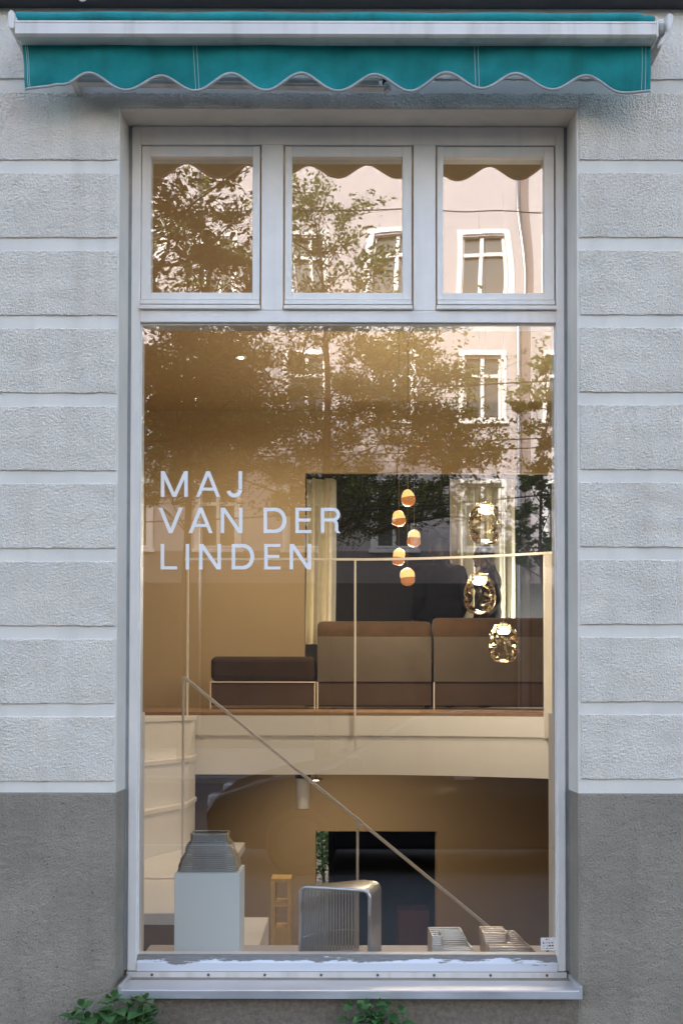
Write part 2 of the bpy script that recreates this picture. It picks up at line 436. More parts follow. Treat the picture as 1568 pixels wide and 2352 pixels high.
# ------------------------------------------------------------------ the shop building
XL, XR = PX(270, 0, 1200), PX(1326, 0, 1200)
ZSO, ZSI = PZ(250, 0), PZ(288, 0.14)
ZSILL = PZ(2262, 0)
ZPL = PZ(1822, 0)
ZCOR = PZ(-2, -0.05)
ZTOP = 4.7
B = thing('shop_building', (0, 0, 0), 'off white rendered shopfront with grey base and rows of rough stucco panels', 'building')
wall = MB()
wall.box(-12, XL, 0, 0.30, ZPL, ZTOP).box(XR, 30, 0, 0.30, ZPL, ZTOP)
wall.prism([(0, ZSO), (0.14, ZSI), (0.30, ZSI), (0.30, ZTOP), (0, ZTOP)], XL, XR, axis='x')
wall_o = wall.build('wall', M['smooth_plaster'], B)
MB().box(-11, 30, 0.0, 9.2, ZTOP, 24.5).build('upper_storeys', M['smooth_plaster'], B)
NB = MB().box(-48, -11.002, 0.0, 9.2, ZTOP, 28.6).box(-48, -12.002, 0.0, 9.2, 0, ZTOP-0.002)  # unseen house, its height set to throw shade on the facade opposite
props(NB.build('unseen_shade_house', M['smooth_plaster'], at=(-30, 4.6, 0)), 'unseen taller house further left along the street, added to shade the houses opposite', 'building')
c = MB().box(-12, 30, -0.055, -0.001, ZCOR, ZCOR+0.09).build('cornice', M['cornice'], B, bevel=0.004)
sc_ = P(190, -3, -0.058)
MB().tube([(sc_.x+0.012*math.cos(a), -0.062, sc_.z+0.004+0.012*math.sin(a)) for a in [i*math.pi/7 for i in range(14)]], 0.003, 6, closed=True).build('hook_ring', M['alu'], c)
# relief fields
NZ1 = noise2(1024, 1024, 2.7, 1.35, 3)*0.75 + noise2(1024, 1024, 1.6, 1.1, 4)*0.35 + noise2(1024, 1024, 7, 3.5, 5)*0.35 + noise2(1024, 1024, 60, 30, 6)*0.5
NZ1 = np.clip(NZ1, -1.6, 2.4)
NZ2 = noise2(1024, 1024, 1.9, 1.4, 9)*0.6 + noise2(1024, 1024, 9, 6, 8)*0.25
def relief_panel(name, x0, x1, z0, z1, m, parent, base, amp, field, seed, res=0.0019, ragged=0.004, skirt=True):
    nx, nz = max(3, int((x1-x0)/res)), max(3, int((z1-z0)/res))
    r_ = np.random.default_rng(seed)
    oy, ox = r_.integers(0, 1024, 2)
    iy = (np.arange(nz+1)+oy) % 1024; ix = (np.arange(nx+1)+ox) % 1024
    H = field[np.ix_(iy, ix)]
    X, Z = np.meshgrid(np.linspace(x0, x1, nx+1), np.linspace(z0, z1, nz+1))
    Y = -(base + amp*H)
    if ragged:
        e = field[(np.arange(nx+1)+ox*3) % 1024, oy]*ragged*0.5
        fall = np.exp(-(np.arange(nz+1)/2.0))[:, None]
        Z = Z + fall*e[None, :] + fall[::-1]*(np.roll(e, 50)[None, :])*0.6
    ring = 0
    if skirt:   # edges return to the wall plane
        Y[0, :] = 0.001; Y[-1, :] = 0.001; Y[:, 0] = 0.001; Y[:, -1] = 0.001
        Z[0, :] = Z[1, :] - 0.0004; Z[-1, :] = Z[-2, :] + 0.002
        X[:, 0] = X[:, 1] - 0.001; X[:, -1] = X[:, -2] + 0.001
    V = np.stack([X, Y, Z], -1).reshape(-1, 3)
    i = np.arange(nz)[:, None]*(nx+1) + np.arange(nx)[None, :]
    F = np.stack([i, i+1, i+nx+2, i+nx+1], -1).reshape(-1, 4)
    return mk(name, V, F, m, parent, smooth=True)
def pz0(py): return PZ(py, 0)
XE = 1.24
for side in (0, 1):
    for k in range(9):
        yb = 1797 - 178.4*k if side == 0 else 1790 - 177.8*k
        top = yb - 150 if k < 8 else 213
        xi = PX(266, 0, 1200) if side == 0 else PX(1331, 0, 1200)
        a, b = (-XE, xi) if side == 0 else (xi, XE)
        relief_panel('stucco_panel', a, b, pz0(yb), pz0(top), M['rough_plaster'], wall_o, 0.0045, 0.0014, NZ1, 50+k+20*side)
relief_panel('stucco_panel', PX(266, 0, 1200)+0.002, PX(1331, 0, 1200)-0.002, pz0(250)+0.001, pz0(213), M['rough_plaster'], wall_o, 0.0042, 0.0013, NZ1, 91)
relief_panel('stucco_panel', -XE, XE, pz0(184), pz0(34), M['rough_plaster'], wall_o, 0.0045, 0.001, NZ1, 92, res=0.003)
# grey base
pl = MB()
pl.box(-12, XL, 0, 0.30, -0.3, ZPL).box(XR, 30, 0, 0.30, -0.3, ZPL).box(XL, XR, 0, 0.30, -0.3, ZSILL-0.012)
pl_o = pl.build('plinth', M['plinth'], B)
relief_panel('render_coat', -XE, XL-0.002, 0.42, ZPL-0.001, M['plinth'], pl_o, 0.002, 0.0014, NZ2, 101, res=0.0030, ragged=0.005)
relief_panel('render_coat', XR+0.002, XE, 0.42, ZPL-0.001, M['plinth'], pl_o, 0.002, 0.0014, NZ2, 102, res=0.0030, ragged=0.005)
relief_panel('render_coat', XL-0.0021, XR+0.0021, 0.42, ZSILL-0.014, M['bare_render'], pl_o, 0.002, 0.0014, NZ2, 103, res=0.0030, ragged=0.0)

# ---- window
YF = 0.14
def fx(px, py=1200): return PX(px, YF, py)
def fz(py): return PZ(py, YF)
ZB = fz(2232)
W = B                               # the window's members are parts of the building
XJ0, XJ1 = XL + 0.0, XR - 0.0
x0, x1 = fx(319), fx(1278)
for (xa, xb) in ((XL+0.012, x0), (x1, XR-0.012)):
    MB().box(xa, xb, YF, YF+0.09, ZB, ZSI-0.002).build('jamb', M['frame'], W, bevel=0.003)
MB().box(x0, x1, YF+0.001, YF+0.09, fz(331), ZSI-0.002).build('head', M['frame'], W, bevel=0.002)
for (xa, xb) in ((XL, XL+0.012), (XR-0.012, XR)):
    MB().box(xa, xb, YF+0.012, YF+0.05, ZB, ZSI-0.003).build('joint_filler', M['caulk'], W)
S = [(318, 596, 341, 577), (650, 947, 668, 924), (1002, 1277, 1018, 1251)]
zs0, zs1 = fz(712), fz(331)
for (a, b) in ((596, 650), (947, 1002)):
    MB().box(fx(a)+0.003, fx(b)-0.003, YF+0.0005, YF+0.09, fz(712), fz(331)-0.0005).build('mullion', M['frame'], W, bevel=0.002)
MB().box(x0, x1, YF, YF+0.09, fz(740), fz(712)-0.0005).build('transom', M['frame'], W, bevel=0.0025)
def rect_frame(xa, xb, za, zb, ia, ib, ja, jb, y0, y1):
    m = MB()
    m.box(xa, ia, y0, y1, za, zb).box(ib, xb, y0, y1, za, zb).box(ia, ib, y0+0.0006, y1, za, ja).box(ia, ib, y0+0.0006, y1, jb, zb)
    return m
for (a, b, g0, g1) in S:
    xa, xb = fx(a)+0.003, fx(b)-0.003
    s = rect_frame(xa, xb, fz(686), fz(331)-0.003, fx(g0), fx(g1), fz(670), fz(357), YF+0.006, YF+0.06).build('sash', M['frame'], W, bevel=0.0022)
    MB().box(fx(g0)-0.006, fx(g1)+0.006, YG, YG+0.004, fz(670)-0.006, fz(357)+0.006).build('pane', M['glass_top'], s)
    MB().prism([(YF-0.006, fz(699)), (YF-0.006, fz(690)), (YF+0.012, fz(687)), (YF+0.03, fz(687)), (YF+0.03, fz(699))], xa, xb, axis='x').build('drip_bar', M['frame'], s, bevel=0.001)
    MB().prism([(YF-0.013, fz(711.5)), (YF-0.013, fz(704)), (YF+0.0, fz(700)), (YF+0.03, fz(700)), (YF+0.03, fz(711.5))], xa-0.003, xb+0.003, axis='x').build('drip_bar', M['frame'], s, bevel=0.001)
# big pane
gb = rect_frame(x0, x1, fz(2216), fz(740)-0.0005, fx(322), fx(1275.5), fz(2196), fz(744), YF+0.012, YF+0.06)
gb.build('glazing_bead', M['frame'], W, bevel=0.0015)
pane = MB().box(fx(322)-0.004, fx(1275.5)+0.004, YG, YG+0.005, fz(2196)-0.01, fz(744)+0.004).build('shop_pane', M['glass'], W)
# lower timber rail with flaking paint
lr = MB().prism([(YF-0.004, ZB), (YF-0.004, fz(2213)), (YF+0.005, fz(2204)), (YF+0.010, fz(2200)), (YF+0.012, fz(2195.5)), (YF+0.0165, fz(2195)), (YF+0.0165, ZB)], x0+0.001, x1-0.001, axis='x')
lr_o = lr.build('bottom_rail', M['peel'], W, bevel=0.0012, at=(0, YF, ZB))
# metal sill
SL = thing('window_sill', (0, 0, ZSILL), None, None); SL.parent = B; ORG[SL.name] = Vector((0, 0, ZSILL)); SL.location = (0, 0, ZSILL)
zb0 = fz(2246); yfr = -0.045
zf_t, zf_b = PZ(2277, yfr), PZ(2296, yfr)
xsl, xsr = PX(272, yfr, 2280), PX(1337, yfr, 2280)
sh = MB()
sh.prism([(yfr, zf_b), (yfr, zf_t), (yfr+0.004, zf_t+0.002), (YF-0.003, zb0), (YF-0.003, zb0-0.004), (yfr+0.006, zf_t-0.004), (yfr+0.004, zf_b)], xsl, xsr, axis='x')
sh.build('sheet', M['zinc'], SL, bevel=0.0012)
up = MB().box(XL+0.012, XR-0.012, YF-0.0095, YF-0.005, zb0-0.001, ZB-0.001).build('upstand', M['alu'], SL)
for k in range(8):
    sx = fx(350+129.2*k, 2240); 
    MB().lathe([(0.0001, -0.002), (0.0042, -0.002), (0.0048, 0.0), (0.0048, 0.002)], (0, 0, 0), 10, fn=lambda p: Vector((p.x, p.z, p.y))).build('screw', M['screw'], SL, at=(0, 0, 0)).location = (sx, YF-0.011, (ZB+zb0)/2-ZSILL)
for (xe, sg) in ((xsl, 1), (xsr, -1)):
    MB().hexa([(xe, yfr-0.002, zf_t-0.004), (xe+0.009*sg, yfr-0.002, zf_t-0.004), (xe+0.009*sg, YF-0.012, zb0-0.002), (xe, YF-0.012, zb0-0.002)][::sg],
              [(xe, yfr-0.002, zf_t+0.016), (xe+0.009*sg, yfr-0.002, zf_t+0.016), (xe+0.009*sg, YF-0.012, zb0+0.016), (xe, YF-0.012, zb0+0.016)][::sg]).build('end_upstand', M['zinc'], SL, bevel=0.001)

# ------------------------------------------------------------------ awning
YV = -0.142
A = thing('awning', (0, -0.08, PZ(60, -0.1)), 'teal canvas awning with scalloped valance and white front bar, rolled in', 'awning')
def edge_py(px):
    if px < 140: return 203 - (px-57)*0.19
    ph = (px-287)/163.0
    s = 0.5 + 0.5*math.cos(2*math.pi*ph)         # 1 at the troughs
    s = s**0.9
    y = 163 + 38*s
    if px < 203: y = max(y, 163) if px > 170 else y*0.5 + 187*0.5
    if px > 1425: y = 201 + (px-1425)/70.0*2
    return y
def edge_s(px):
    return sum(edge_py(px+d) for d in (-9, -4, 0, 4, 9))/5.0
nxv, nzv = 360, 18
vv, vf = [], []
zt = PZ(79, YV)
for i in range(nxv+1):
    t = i/nxv
    for j in range(nzv+1):
        u = j/nzv
        pxx = (48+9*u) + t*(1495-(48+9*u))
        zb_ = PZ(edge_s(pxx), YV); z = zt + (zb_-zt)*u
        x = PX(pxx, YV, 140)
        rip = 0.006*u*math.sin(9.0*x+0.6) + 0.003*u*math.sin(23*x+2) + 0.004*math.sin(4*x+u*3)*u + 0.006*u*u*math.sin(2*math.pi*(pxx-287)/163.0+1.2)*0.5
        if t < 0.05: rip += (0.05-t)*0.25*u
        vv.append((x, YV + 0.012*u + rip + 0.004*u*math.sin(31*x+5*u+1.1*math.sin(7*x)) + 0.003*math.sin(14*x+6*u)*math.sin(math.pi*u), z))
for i in range(nxv):
    for j in range(nzv):
        a = i*(nzv+1)+j; vf.append((a, a+1, a+nzv+2, a+nzv+1))
val = mk('valance', vv, vf, M['teal'], A, smooth=True)
so = val.modifiers.new('thickness', 'SOLIDIFY'); so.thickness = 0.0015; so.offset = 0
MB().tube([Vector(vv[i*(nzv+1)+nzv]) + Vector((0, -0.001, -0.001)) for i in range(nxv+1)], 0.0046, 6).build('edge_piping', M['piping'], val, smooth=True)
st = MB()
def stitch(pxx):
    i = int((pxx-52)/(1495-52)*nxv)
    st.tube([Vector(vv[i*(nzv+1)+j]) + Vector((0, -0.0016, 0)) for j in range(nzv+1)], 0.00075, 4)
for q in (62, 68, 445, 453, 1094, 1102, 1477, 1486): stitch(q)
st.tube([Vector(vv[i*(nzv+1)+1]) + Vector((0, -0.0016, 0.006)) for i in range(2, nxv-1, 3)], 0.0006, 4)
st.build('seam_stitching', M['thread'], val)
# front bar (hollow profile with two grooves)
yb0 = -0.195
def bx_(px): return PX(px, yb0, 60)
zt_, zb_ = PZ(45, yb0), PZ(82, yb0)
h = zt_-zb_
prof = [(yb0+0.004, zt_), (yb0, zt_-0.004), (yb0, zt_-h*0.17), (yb0+0.003, zt_-h*0.18), (yb0+0.003, zt_-h*0.20), (yb0, zt_-h*0.21),
        (yb0, zb_+h*0.16), (yb0-0.003, zb_+h*0.14), (yb0-0.002, zb_+h*0.10), (yb0+0.006, zb_), (yb0+0.055, zb_+0.003), (yb0+0.06, zt_-0.003)]
bar = MB().prism(prof, bx_(34), bx_(1507), axis='x').build('front_bar', M['alu'], A, bevel=0.0008)
MB().prism([(p[0]-0.001, p[1]) for p in [(yb0-0.002, zt_+0.001), (yb0-0.003, zb_-0.001), (yb0+0.061, zb_-0.001), (yb0+0.061, zt_+0.001)]], bx_(1507), bx_(1511), axis='x').build('end_cap', M['alu'], bar, bevel=0.0008)
# rolled cloth above the bar
rl = []
for i in range(121):
    t = i/120; px = 40+t*(1500-40)
    tp = 28 + 3.5*t + (6 if px > 1470 else 0) + 1.2*math.sin(t*31)
    c0 = P(px, tp+13, -0.085)
    rl.append((c0.x, -0.085, c0.z, abs(PZ(tp, -0.085)-PZ(tp+26, -0.085))/2))
rm = MB(); rm.tube([(p[0], p[1], p[2]) for p in rl], [p[3] for p in rl], 18)
rm.build('cloth_roll', M['teal'], A, smooth=True)
MB().box(PX(44, -0.05, 70), PX(1500, -0.05, 70), -0.082, -0.010, PZ(98, -0.05), PZ(66, -0.05)).build('skylight_blocker', M['alu'], A, bevel=0.004)  # hidden box added to stop skylight leaking down behind the cloth roll
# left end bracket: rounded plate and hooked lever
yb1 = -0.175
def bp_(px, py): return P(px, py, yb1)
lv = MB()
c0 = bp_(30, 45)
lv.prism([(bp_(x, y).x, bp_(x, y).z) for (x, y) in ((24, 44), (24, 66), (27, 74), (33, 76), (38, 72), (37, 36), (32, 32), (27, 34), (24, 39))], -0.200, -0.03)
lv.build('end_bracket', M['alu'], A, bevel=0.003)
MB().tube([bp_(34, 66), bp_(37, 80), bp_(42, 90), bp_(47, 97), bp_(50, 104)], [0.004, 0.004, 0.0035, 0.003, 0.002], 6).build('bracket_lever', M['alu_dirty'], A, smooth=True)
# right end: cap wheel, gear box and curved lever
rc = bp_(1535, 58)
MB().prism([(bp_(x, y).x, bp_(x, y).z) for (x, y) in ((1528, 40), (1536, 40), (1541, 44), (1541, 62), (1536, 72), (1529, 80), (1527, 60))], -0.198, -0.03).build('end_bracket', M['alu'], A, bevel=0.003)
MB().tube([bp_(1534, 60), bp_(1533, 74), bp_(1527, 86), bp_(1520, 93), bp_(1517, 101), bp_(1511, 108)], [0.0105, 0.010, 0.009, 0.008, 0.008, 0.005], 8).build('bracket_lever', M['alu'], A, smooth=True)
MB().lathe([(0.001, -0.019), (0.009, -0.019), (0.0105, 0.0), (0.009, 0.016), (0.001, 0.018)], tuple(bp_(1519, 67)), 14).build('crank_eye', M['alu_dirty'], A, smooth=True)
MB().lathe([(0.001, -0.010), (0.009, -0.006), (0.012, 0.0), (0.009, 0.008), (0.001, 0.011)], tuple(bp_(1515, 44) + Vector((0, 0.03, 0))), 12).build('roller_gear', M['alu_dirty'], A, smooth=True)
gb_ = MB().box(bp_(1511, 60).x, bp_(1530, 60).x, -0.14, -0.02, bp_(0, 82).z, bp_(0, 62).z).build('gear_box', M['alu_dirty'], A, bevel=0.004)
# wall brackets and the folded arm seen under the scallops
ya = -0.055
MB().box(PX(166, ya, 190), PX(182, ya, 190), -0.085, -0.001, PZ(200, ya), PZ(150, ya)).build('wall_bracket', M['alu'], A, bevel=0.003)
MB().box(PX(1506, ya, 90), PX(1520, ya, 90), -0.075, -0.001, PZ(104, ya), PZ(50, ya)).build('wall_bracket', M['alu'], A, bevel=0.003)
arm = MB()
a0, a1 = P(172, 182, ya), P(884, 201, ya)
b0, b1 = P(172, 195, ya), P(884, 207, ya)
arm.hexa([(b0.x, ya-0.018, b0.z), (b1.x, ya-0.018, b1.z), (b1.x, ya+0.012, b1.z), (b0.x, ya+0.012, b0.z)],
         [(a0.x, ya-0.018, a0.z), (a1.x, ya-0.018, a1.z), (a1.x, ya+0.012, a1.z), (a0.x, ya+0.012, a0.z)])
arm_o = arm.build('folding_arm', M['alu'], A, bevel=0.004)
arm2 = MB()
a0, a1 = P(172, 170, ya), P(870, 184, ya); b0, b1 = P(172, 179, ya), P(870, 192, ya)
arm2.hexa([(b0.x, ya-0.010, b0.z), (b1.x, ya-0.010, b1.z), (b1.x, ya+0.016, b1.z), (b0.x, ya+0.016, b0.z)],
          [(a0.x, ya-0.010, a0.z), (a1.x, ya-0.010, a1.z), (a1.x, ya+0.016, a1.z), (a0.x, ya+0.016, a0.z)])
arm2.build('folding_arm', M['alu'], A, bevel=0.004)
e0 = P(889, 199, ya)
MB().lathe([(0.001, -0.013), (0.012, -0.013), (0.013, 0), (0.012, 0.013), (0.001, 0.013)], tuple(e0), 16).build('elbow_joint', M['alu'], arm_o, smooth=True)
MB().box(PX(878, ya, 190), PX(892, ya, 190), ya-0.012, ya+0.01, PZ(191, ya), PZ(183, ya)).build('elbow_plug', M['black'], arm_o, bevel=0.002)
e1 = P(182.5, 178, ya-0.02)
MB().lathe([(0.0075, -0.001), (0.0075, 0.001)], (0, 0, 0), 16, fn=lambda p: Vector((e1.x+p.x, ya-0.031+p.z, e1.z+p.y))).build('round_badge', M['cornice'], arm_o)

# ------------------------------------------------------------------ interior shell
ZF = PZ(1637, 3.5)            # mezzanine floor
ZBF = -1.65                   # lower floor
YW = 7.0                      # upper rear wall
YL = 5.5                      # lower rear wall
ZC = 4.35
struct('lower_floor', MB().box(-2.6, 3.0, 0.30, 9.0, ZBF-0.1, ZBF), M['wood'])
struct('ceiling', MB().box(-2.6, 3.0, 0.30, 9.0, ZC, ZC+0.3), M['ceiling'])
struct('wall_left', MB().box(-2.8, -2.6, 0.30, 9.0, ZBF-0.1, ZC+0.3), M['tan'])
struct('wall_right', MB().box(3.0, 3.2, 0.30, 9.0, ZBF-0.1, ZC+0.3), M['tan'])
xo = PX(700, YW, 1300)
zo = PZ(1087, YW)
wr = MB().box(-2.6, xo, YW, YW+0.25, ZF-0.01, ZC).box(xo, 3.0, YW, YW+0.04, zo, ZC)
struct('wall_rear', wr, M['tan'])
struct('wall_navy', MB().box(xo-0.6, 3.0, 8.5, 8.8, ZF, ZC), M['navy'])
# basement front infill below street level
struct('wall_front_lower', MB().box(-2.6, 3.0, 0.0, 0.30, ZBF-0.1, -0.3), M['white_in'])
# lower rear wall with door opening
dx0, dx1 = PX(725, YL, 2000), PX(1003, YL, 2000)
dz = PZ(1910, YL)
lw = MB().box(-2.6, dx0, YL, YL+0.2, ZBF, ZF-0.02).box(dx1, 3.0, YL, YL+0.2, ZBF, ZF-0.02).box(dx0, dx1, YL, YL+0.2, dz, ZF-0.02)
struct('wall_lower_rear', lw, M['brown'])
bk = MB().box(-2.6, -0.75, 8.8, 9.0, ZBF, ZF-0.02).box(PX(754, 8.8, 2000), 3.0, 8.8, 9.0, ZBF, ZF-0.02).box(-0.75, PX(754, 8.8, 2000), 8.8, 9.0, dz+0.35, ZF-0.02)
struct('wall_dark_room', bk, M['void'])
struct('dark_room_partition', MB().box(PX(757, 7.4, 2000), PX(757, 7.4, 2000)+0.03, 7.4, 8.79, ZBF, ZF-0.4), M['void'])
# mezzanine slab with a bowed front edge
def edgeY(x):
    t = max(0.0, (x-0.1)/1.35)
    return 3.50 - 0.42*t**1.8
def slab(y_off, z0, z1, xa=-2.6, xb=3.0, n=40, back=8.5):
    xs = [xa+(xb-xa)*i/n for i in range(n+1)]
    poly = [(x, max(edgeY(x), 2.4)+y_off) for x in xs] + [(xb, back), (xa, back)]
    return MB().prism(poly, z0, z1, axis='z')
zf1, zf2 = PZ(1690, 3.5), PZ(1780, 3.5)
mz = slab(0.0, ZF-0.02, ZF, back=8.5); struct('mezzanine_floor', mz, M['wood'])
struct('mezzanine_fascia', slab(-0.008, zf1, ZF-0.0205, back=YL+0.2), M['white_in'])
struct('mezzanine_slab', slab(0.006, zf2, zf1, back=YL), M['white_in'])
# window ledge inside
ZS = PZ(2172, 0.65)
struct('window_ledge', MB().box(XL, XR, 0.232, 0.65, ZS-0.04, ZS).box(XL, XR, 0.30, 0.64, -0.3, ZS-0.04), M['shelf'])
# low side piers
xp0 = PX(332, 0.85, 1800)
struct('left_pier', MB().box(xp0-0.5, xp0, 0.655, 0.85, ZBF, PZ(1637, 0.85)), M['white_in'])
xp1 = PX(1259.5, 1.6, 1900)
struct('right_pier', MB().box(xp1, xp1+0.5, 1.4, 1.6, ZBF, PZ(1637, 1.6)), M['white_in'])

# ------------------------------------------------------------------ staircase
ZLAND = 0.65
YS0, YS1 = 1.06, 1.93
ST = thing('staircase', (-1.0, 1.5, ZBF), 'white staircase with three high steps rising to the upper floor at left', 'staircase')
MB().box(-2.58, -0.60, YS0, 3.3, ZLAND-0.05, ZLAND).build('landing', M['white_in'], ST, bevel=0.004)
MB().box(-2.58, -0.36, YS0+0.01, YS0+0.03, ZBF, 0.40).build('side_panel', M['brown'], ST)
for k in range(9):
    xa = -0.60+0.24*k; z = ZLAND-0.19*(k+1)
    MB().box(xa, xa+0.24, YS0+0.035, YS1, z-0.188 if k < 8 else ZBF, z).build('tread', M['white_in'], ST, bevel=0.003)
xs_r = -0.955
pts = [(-2.3, 1.66), (-1.48, 1.66), (xs_r+0.02, 3.02)]
rise = (ZF-ZLAND)/3
for k in range(3):
    off = 0.13*k
    zt2 = ZLAND+rise*(k+1)-(0.02 if k == 2 else 0)
    poly = [(p[0], p[1]+off) for p in pts] + [(xs_r+0.02, 3.46), (-2.3, 3.46)]
    MB().prism(poly, ZLAND+rise*k, zt2-0.03, axis='z').build('riser', M['white_in'], ST, bevel=0.003)
    poly2 = [(p[0]+(0.008 if p[0] > -1 else 0), p[1]+off-0.008) for p in pts] + [(xs_r+0.03, 3.465), (-2.3, 3.465)]
    MB().prism(poly2, zt2-0.03, zt2, axis='z').build('nosing', M['white_in'], ST, bevel=0.004)

# ------------------------------------------------------------------ railings
def sqbar(m, a, b, w):
    a, b = Vector(a), Vector(b)
    t = (b-a).normalized()
    u = Vector((0, 1, 0)); u = (u-t*u.dot(t)).normalized(); v = t.cross(u)
    q = lambda p: [p+(u*i+v*j)*(w/2) for (i, j) in ((-1, -1), (1, -1), (1, 1), (-1, 1))]
    return m.hexa(q(a), q(b))
BR = thing('balcony_railing', (0.0, 3.4, ZF), 'thin cream metal railing along the bowed upper floor edge', 'railing')
rp = []
for i in range(25):
    px = 425+(1285-425)*i/24
    x = PX(px, 3.45, 1280); 
    for _ in range(3):
        y = edgeY(x)-0.02; x = PX(px, y, 1280)
    rp.append(Vector((x, y, PZ(1285, 3.48))))
rm = MB()
w2 = 0.0072
n0 = len(rm.v)
for p in rp:
    for (i, j) in ((-1, -1), (1, -1), (1, 1), (-1, 1)): rm.v.append((p.x, p.y+i*w2, p.z+j*w2))
for i in range(len(rp)-1):
    for q in range(4):
        a = i*4+q; b = i*4+(q+1) % 4; rm.f.append((a, b, b+4, a+4)); rm.m.append(0)
rm.build('top_rail', M['rail'], BR)
for px, wd_ in ((430, 0.013), (815, 0.013), (1258, 0.05)):
    x = PX(px, 3.45)
    for _ in range(3): y = edgeY(x)-0.03; x = PX(px, y)
    MB().box(x-wd_/2, x+wd_/2, y-0.012, y+0.012, zf1-0.004, PZ(1285, 3.48)-0.009).build('post', M['rail'], BR, bevel=0.002)
HR = thing('stair_handrail', (-0.8, 1.95, ZLAND), 'slanting cream handrail with thin posts descending from left to right', 'railing')
YH = 1.95
p0 = P(424, 1557, YH); p1 = P(1135, 2141, YH); p2 = p1 + (p1-p0).normalized()*0.55
sqbar(MB(), p0, p2, 0.0155).build('sloping_rail', M['rail'], HR, bevel=0.002)
xn = PX(421, YH)
MB().box(xn-0.0055, xn+0.0055, YH-0.012, YH+0.012, ZLAND+0.001, p0.z+0.006).build('post', M['rail'], HR, bevel=0.002)
pm = P(821, 1879, YH)
MB().box(pm.x-0.0062, pm.x+0.0062, YH-0.012, YH+0.012, -0.66, pm.z).build('post', M['rail'], HR, bevel=0.002)

# ------------------------------------------------------------------ window display
def ring_path(poly, rc, n=3):
    """rounded closed outline from polygon points [(x, y)]"""
    out = []; k = len(poly)
    for i in range(k):
        p = Vector(poly[i]); a = Vector(poly[i-1]); b = Vector(poly[(i+1) % k])
        u = (a-p).normalized(); v = (b-p).normalized()
        r_ = min(rc, (a-p).length*0.45, (b-p).length*0.45)
        s, e = p+u*r_, p+v*r_
        for q in range(n+1):
            t = q/n
            out.append((1-t)**2*s + 2*t*(1-t)*p + t*t*e)
    return out
# pedestal
yp0 = 0.38
zpt = PZ(2007, yp0)
xpa, xpb = PX(400, yp0, 2100), PX(550, yp0, 2100)
yp1 = yp0+0.20
PD = MB().box(xpa, xpb, yp0, yp1, ZS+0.001, zpt).build('display_pedestal', M['pedestal'], bevel=0.0015, at=((xpa+xpb)/2, (yp0+yp1)/2, ZS))
props(PD, 'pale grey square pedestal block carrying the stepped metal vase', 'pedestal')
# stepped vase of stacked tubes
VS = thing('stepped_vase', (PX(482, 0.48, 2000), 0.485, zpt), 'stepped rectangular vase of stacked steel tubes on the grey pedestal', 'vase')
vx = VS.location.x; vy = 0.485
nl, vh = 20, 0.134
rad = vh/nl/2
ts = [0, .2, .30, .40, .55, .66, .76, .86, 1.0]; ws = [.0655, .0655, .076, .083, .085, .096, .099, .104, .1075]
for k in range(nl):
    t = 1-(k+0.5)/nl
    w_ = float(np.interp(t, ts, ws)); d_ = w_*0.78
    jx = random.uniform(-.0012, .0012); w_ += random.uniform(-.0014, .0014)
    poly = [(vx-w_+jx, vy-d_), (vx+w_+jx, vy-d_), (vx+w_+jx, vy+d_), (vx-w_+jx, vy+d_)]
    MB().tube([(p.x, p.y, zpt+rad+0.0005+2*rad*k) for p in ring_path(poly, 0.012, 3)], rad*0.90, 8, closed=True).build('tube', M['brushed'], VS, smooth=True)
tp = float(ws[0]); MB().prism([(vx-tp+.006, vy-tp*.78+.006), (vx+tp-.006, vy-tp*.78+.006), (vx+tp-.006, vy+tp*.78-.006), (vx-tp+.006, vy+tp*.78-.006)], zpt+0.002, zpt+vh-0.007, axis='z').build('dark_fill', M['black'], VS)  # black core standing in for the shade inside the vase opening
# bent tube stool
SO = thing('tube_stool', (PX(790, 0.5, 2100), 0.5, ZS), 'small stool of parallel bent silver tubes standing at the centre of the ledge', 'stool')
hS = PZ(2040, 0.4)   # provisional top level
FL = P(691, 2034, 0.47); zt_s = FL.z
def at_h(px, py, z):
    d = _M3 @ Vector(((px-784.0)/FPX, -(py-CY)/FPX, -1.0)); t = (z-CAM.z)/d.z; return CAM+d*t
FRp, BRp, BLp = at_h(849, 2044, zt_s), at_h(873, 2026, zt_s), at_h(822, 2020, zt_s)
NT = 22
tr_ = 0.0043
def upath(a, b, zt, zb, rc=0.024):
    a, b = Vector((a.x, a.y)), Vector((b.x, b.y)); u = (b-a).normalized()
    pts = [(a.x, a.y, zb)]
    for q in range(6):
        an = math.pi/2*q/5; pts.append((a.x+u.x*rc*(1-math.cos(an)), a.y+u.y*rc*(1-math.cos(an)), zt-rc+rc*math.sin(an)))
    for q in range(6):
        an = math.pi/2*(1-q/5); pts.append((b.x-u.x*rc*(1-math.cos(an)), b.y-u.y*rc*(1-math.cos(an)), zt-rc+rc*math.sin(an)))
    pts.append((b.x, b.y, zb)); return pts
wl = {0: [], 1: [], 2: [], 3: []}
for k in range(NT):
    t = k/(NT-1)
    a, b = FL.lerp(BLp, t), FRp.lerp(BRp, t)
    bend = 0.012*math.sin(math.pi*t)
    a = a+Vector((-bend, 0, 0))
    MB().tube(upath(a, b, zt_s-tr_, ZS+0.001), tr_*(1.9 if k == 0 else 1.0), 6).build('tube', M['silver'], SO, smooth=True)
    d = (b-a).normalized()*tr_*1.1
    for i, (pp, zz) in enumerate(((a+d, 0.78), (a+d, 0.26), (b-d, 0.78), (b-d, 0.26))):
        wl[i].append((pp.x, pp.y, ZS+(zt_s-ZS)*zz + (0.012*math.sin(math.pi*t))))
for i in range(4): MB().tube(wl[i], 0.0018, 5).build('weld_wire', M['silver'], SO, smooth=True)
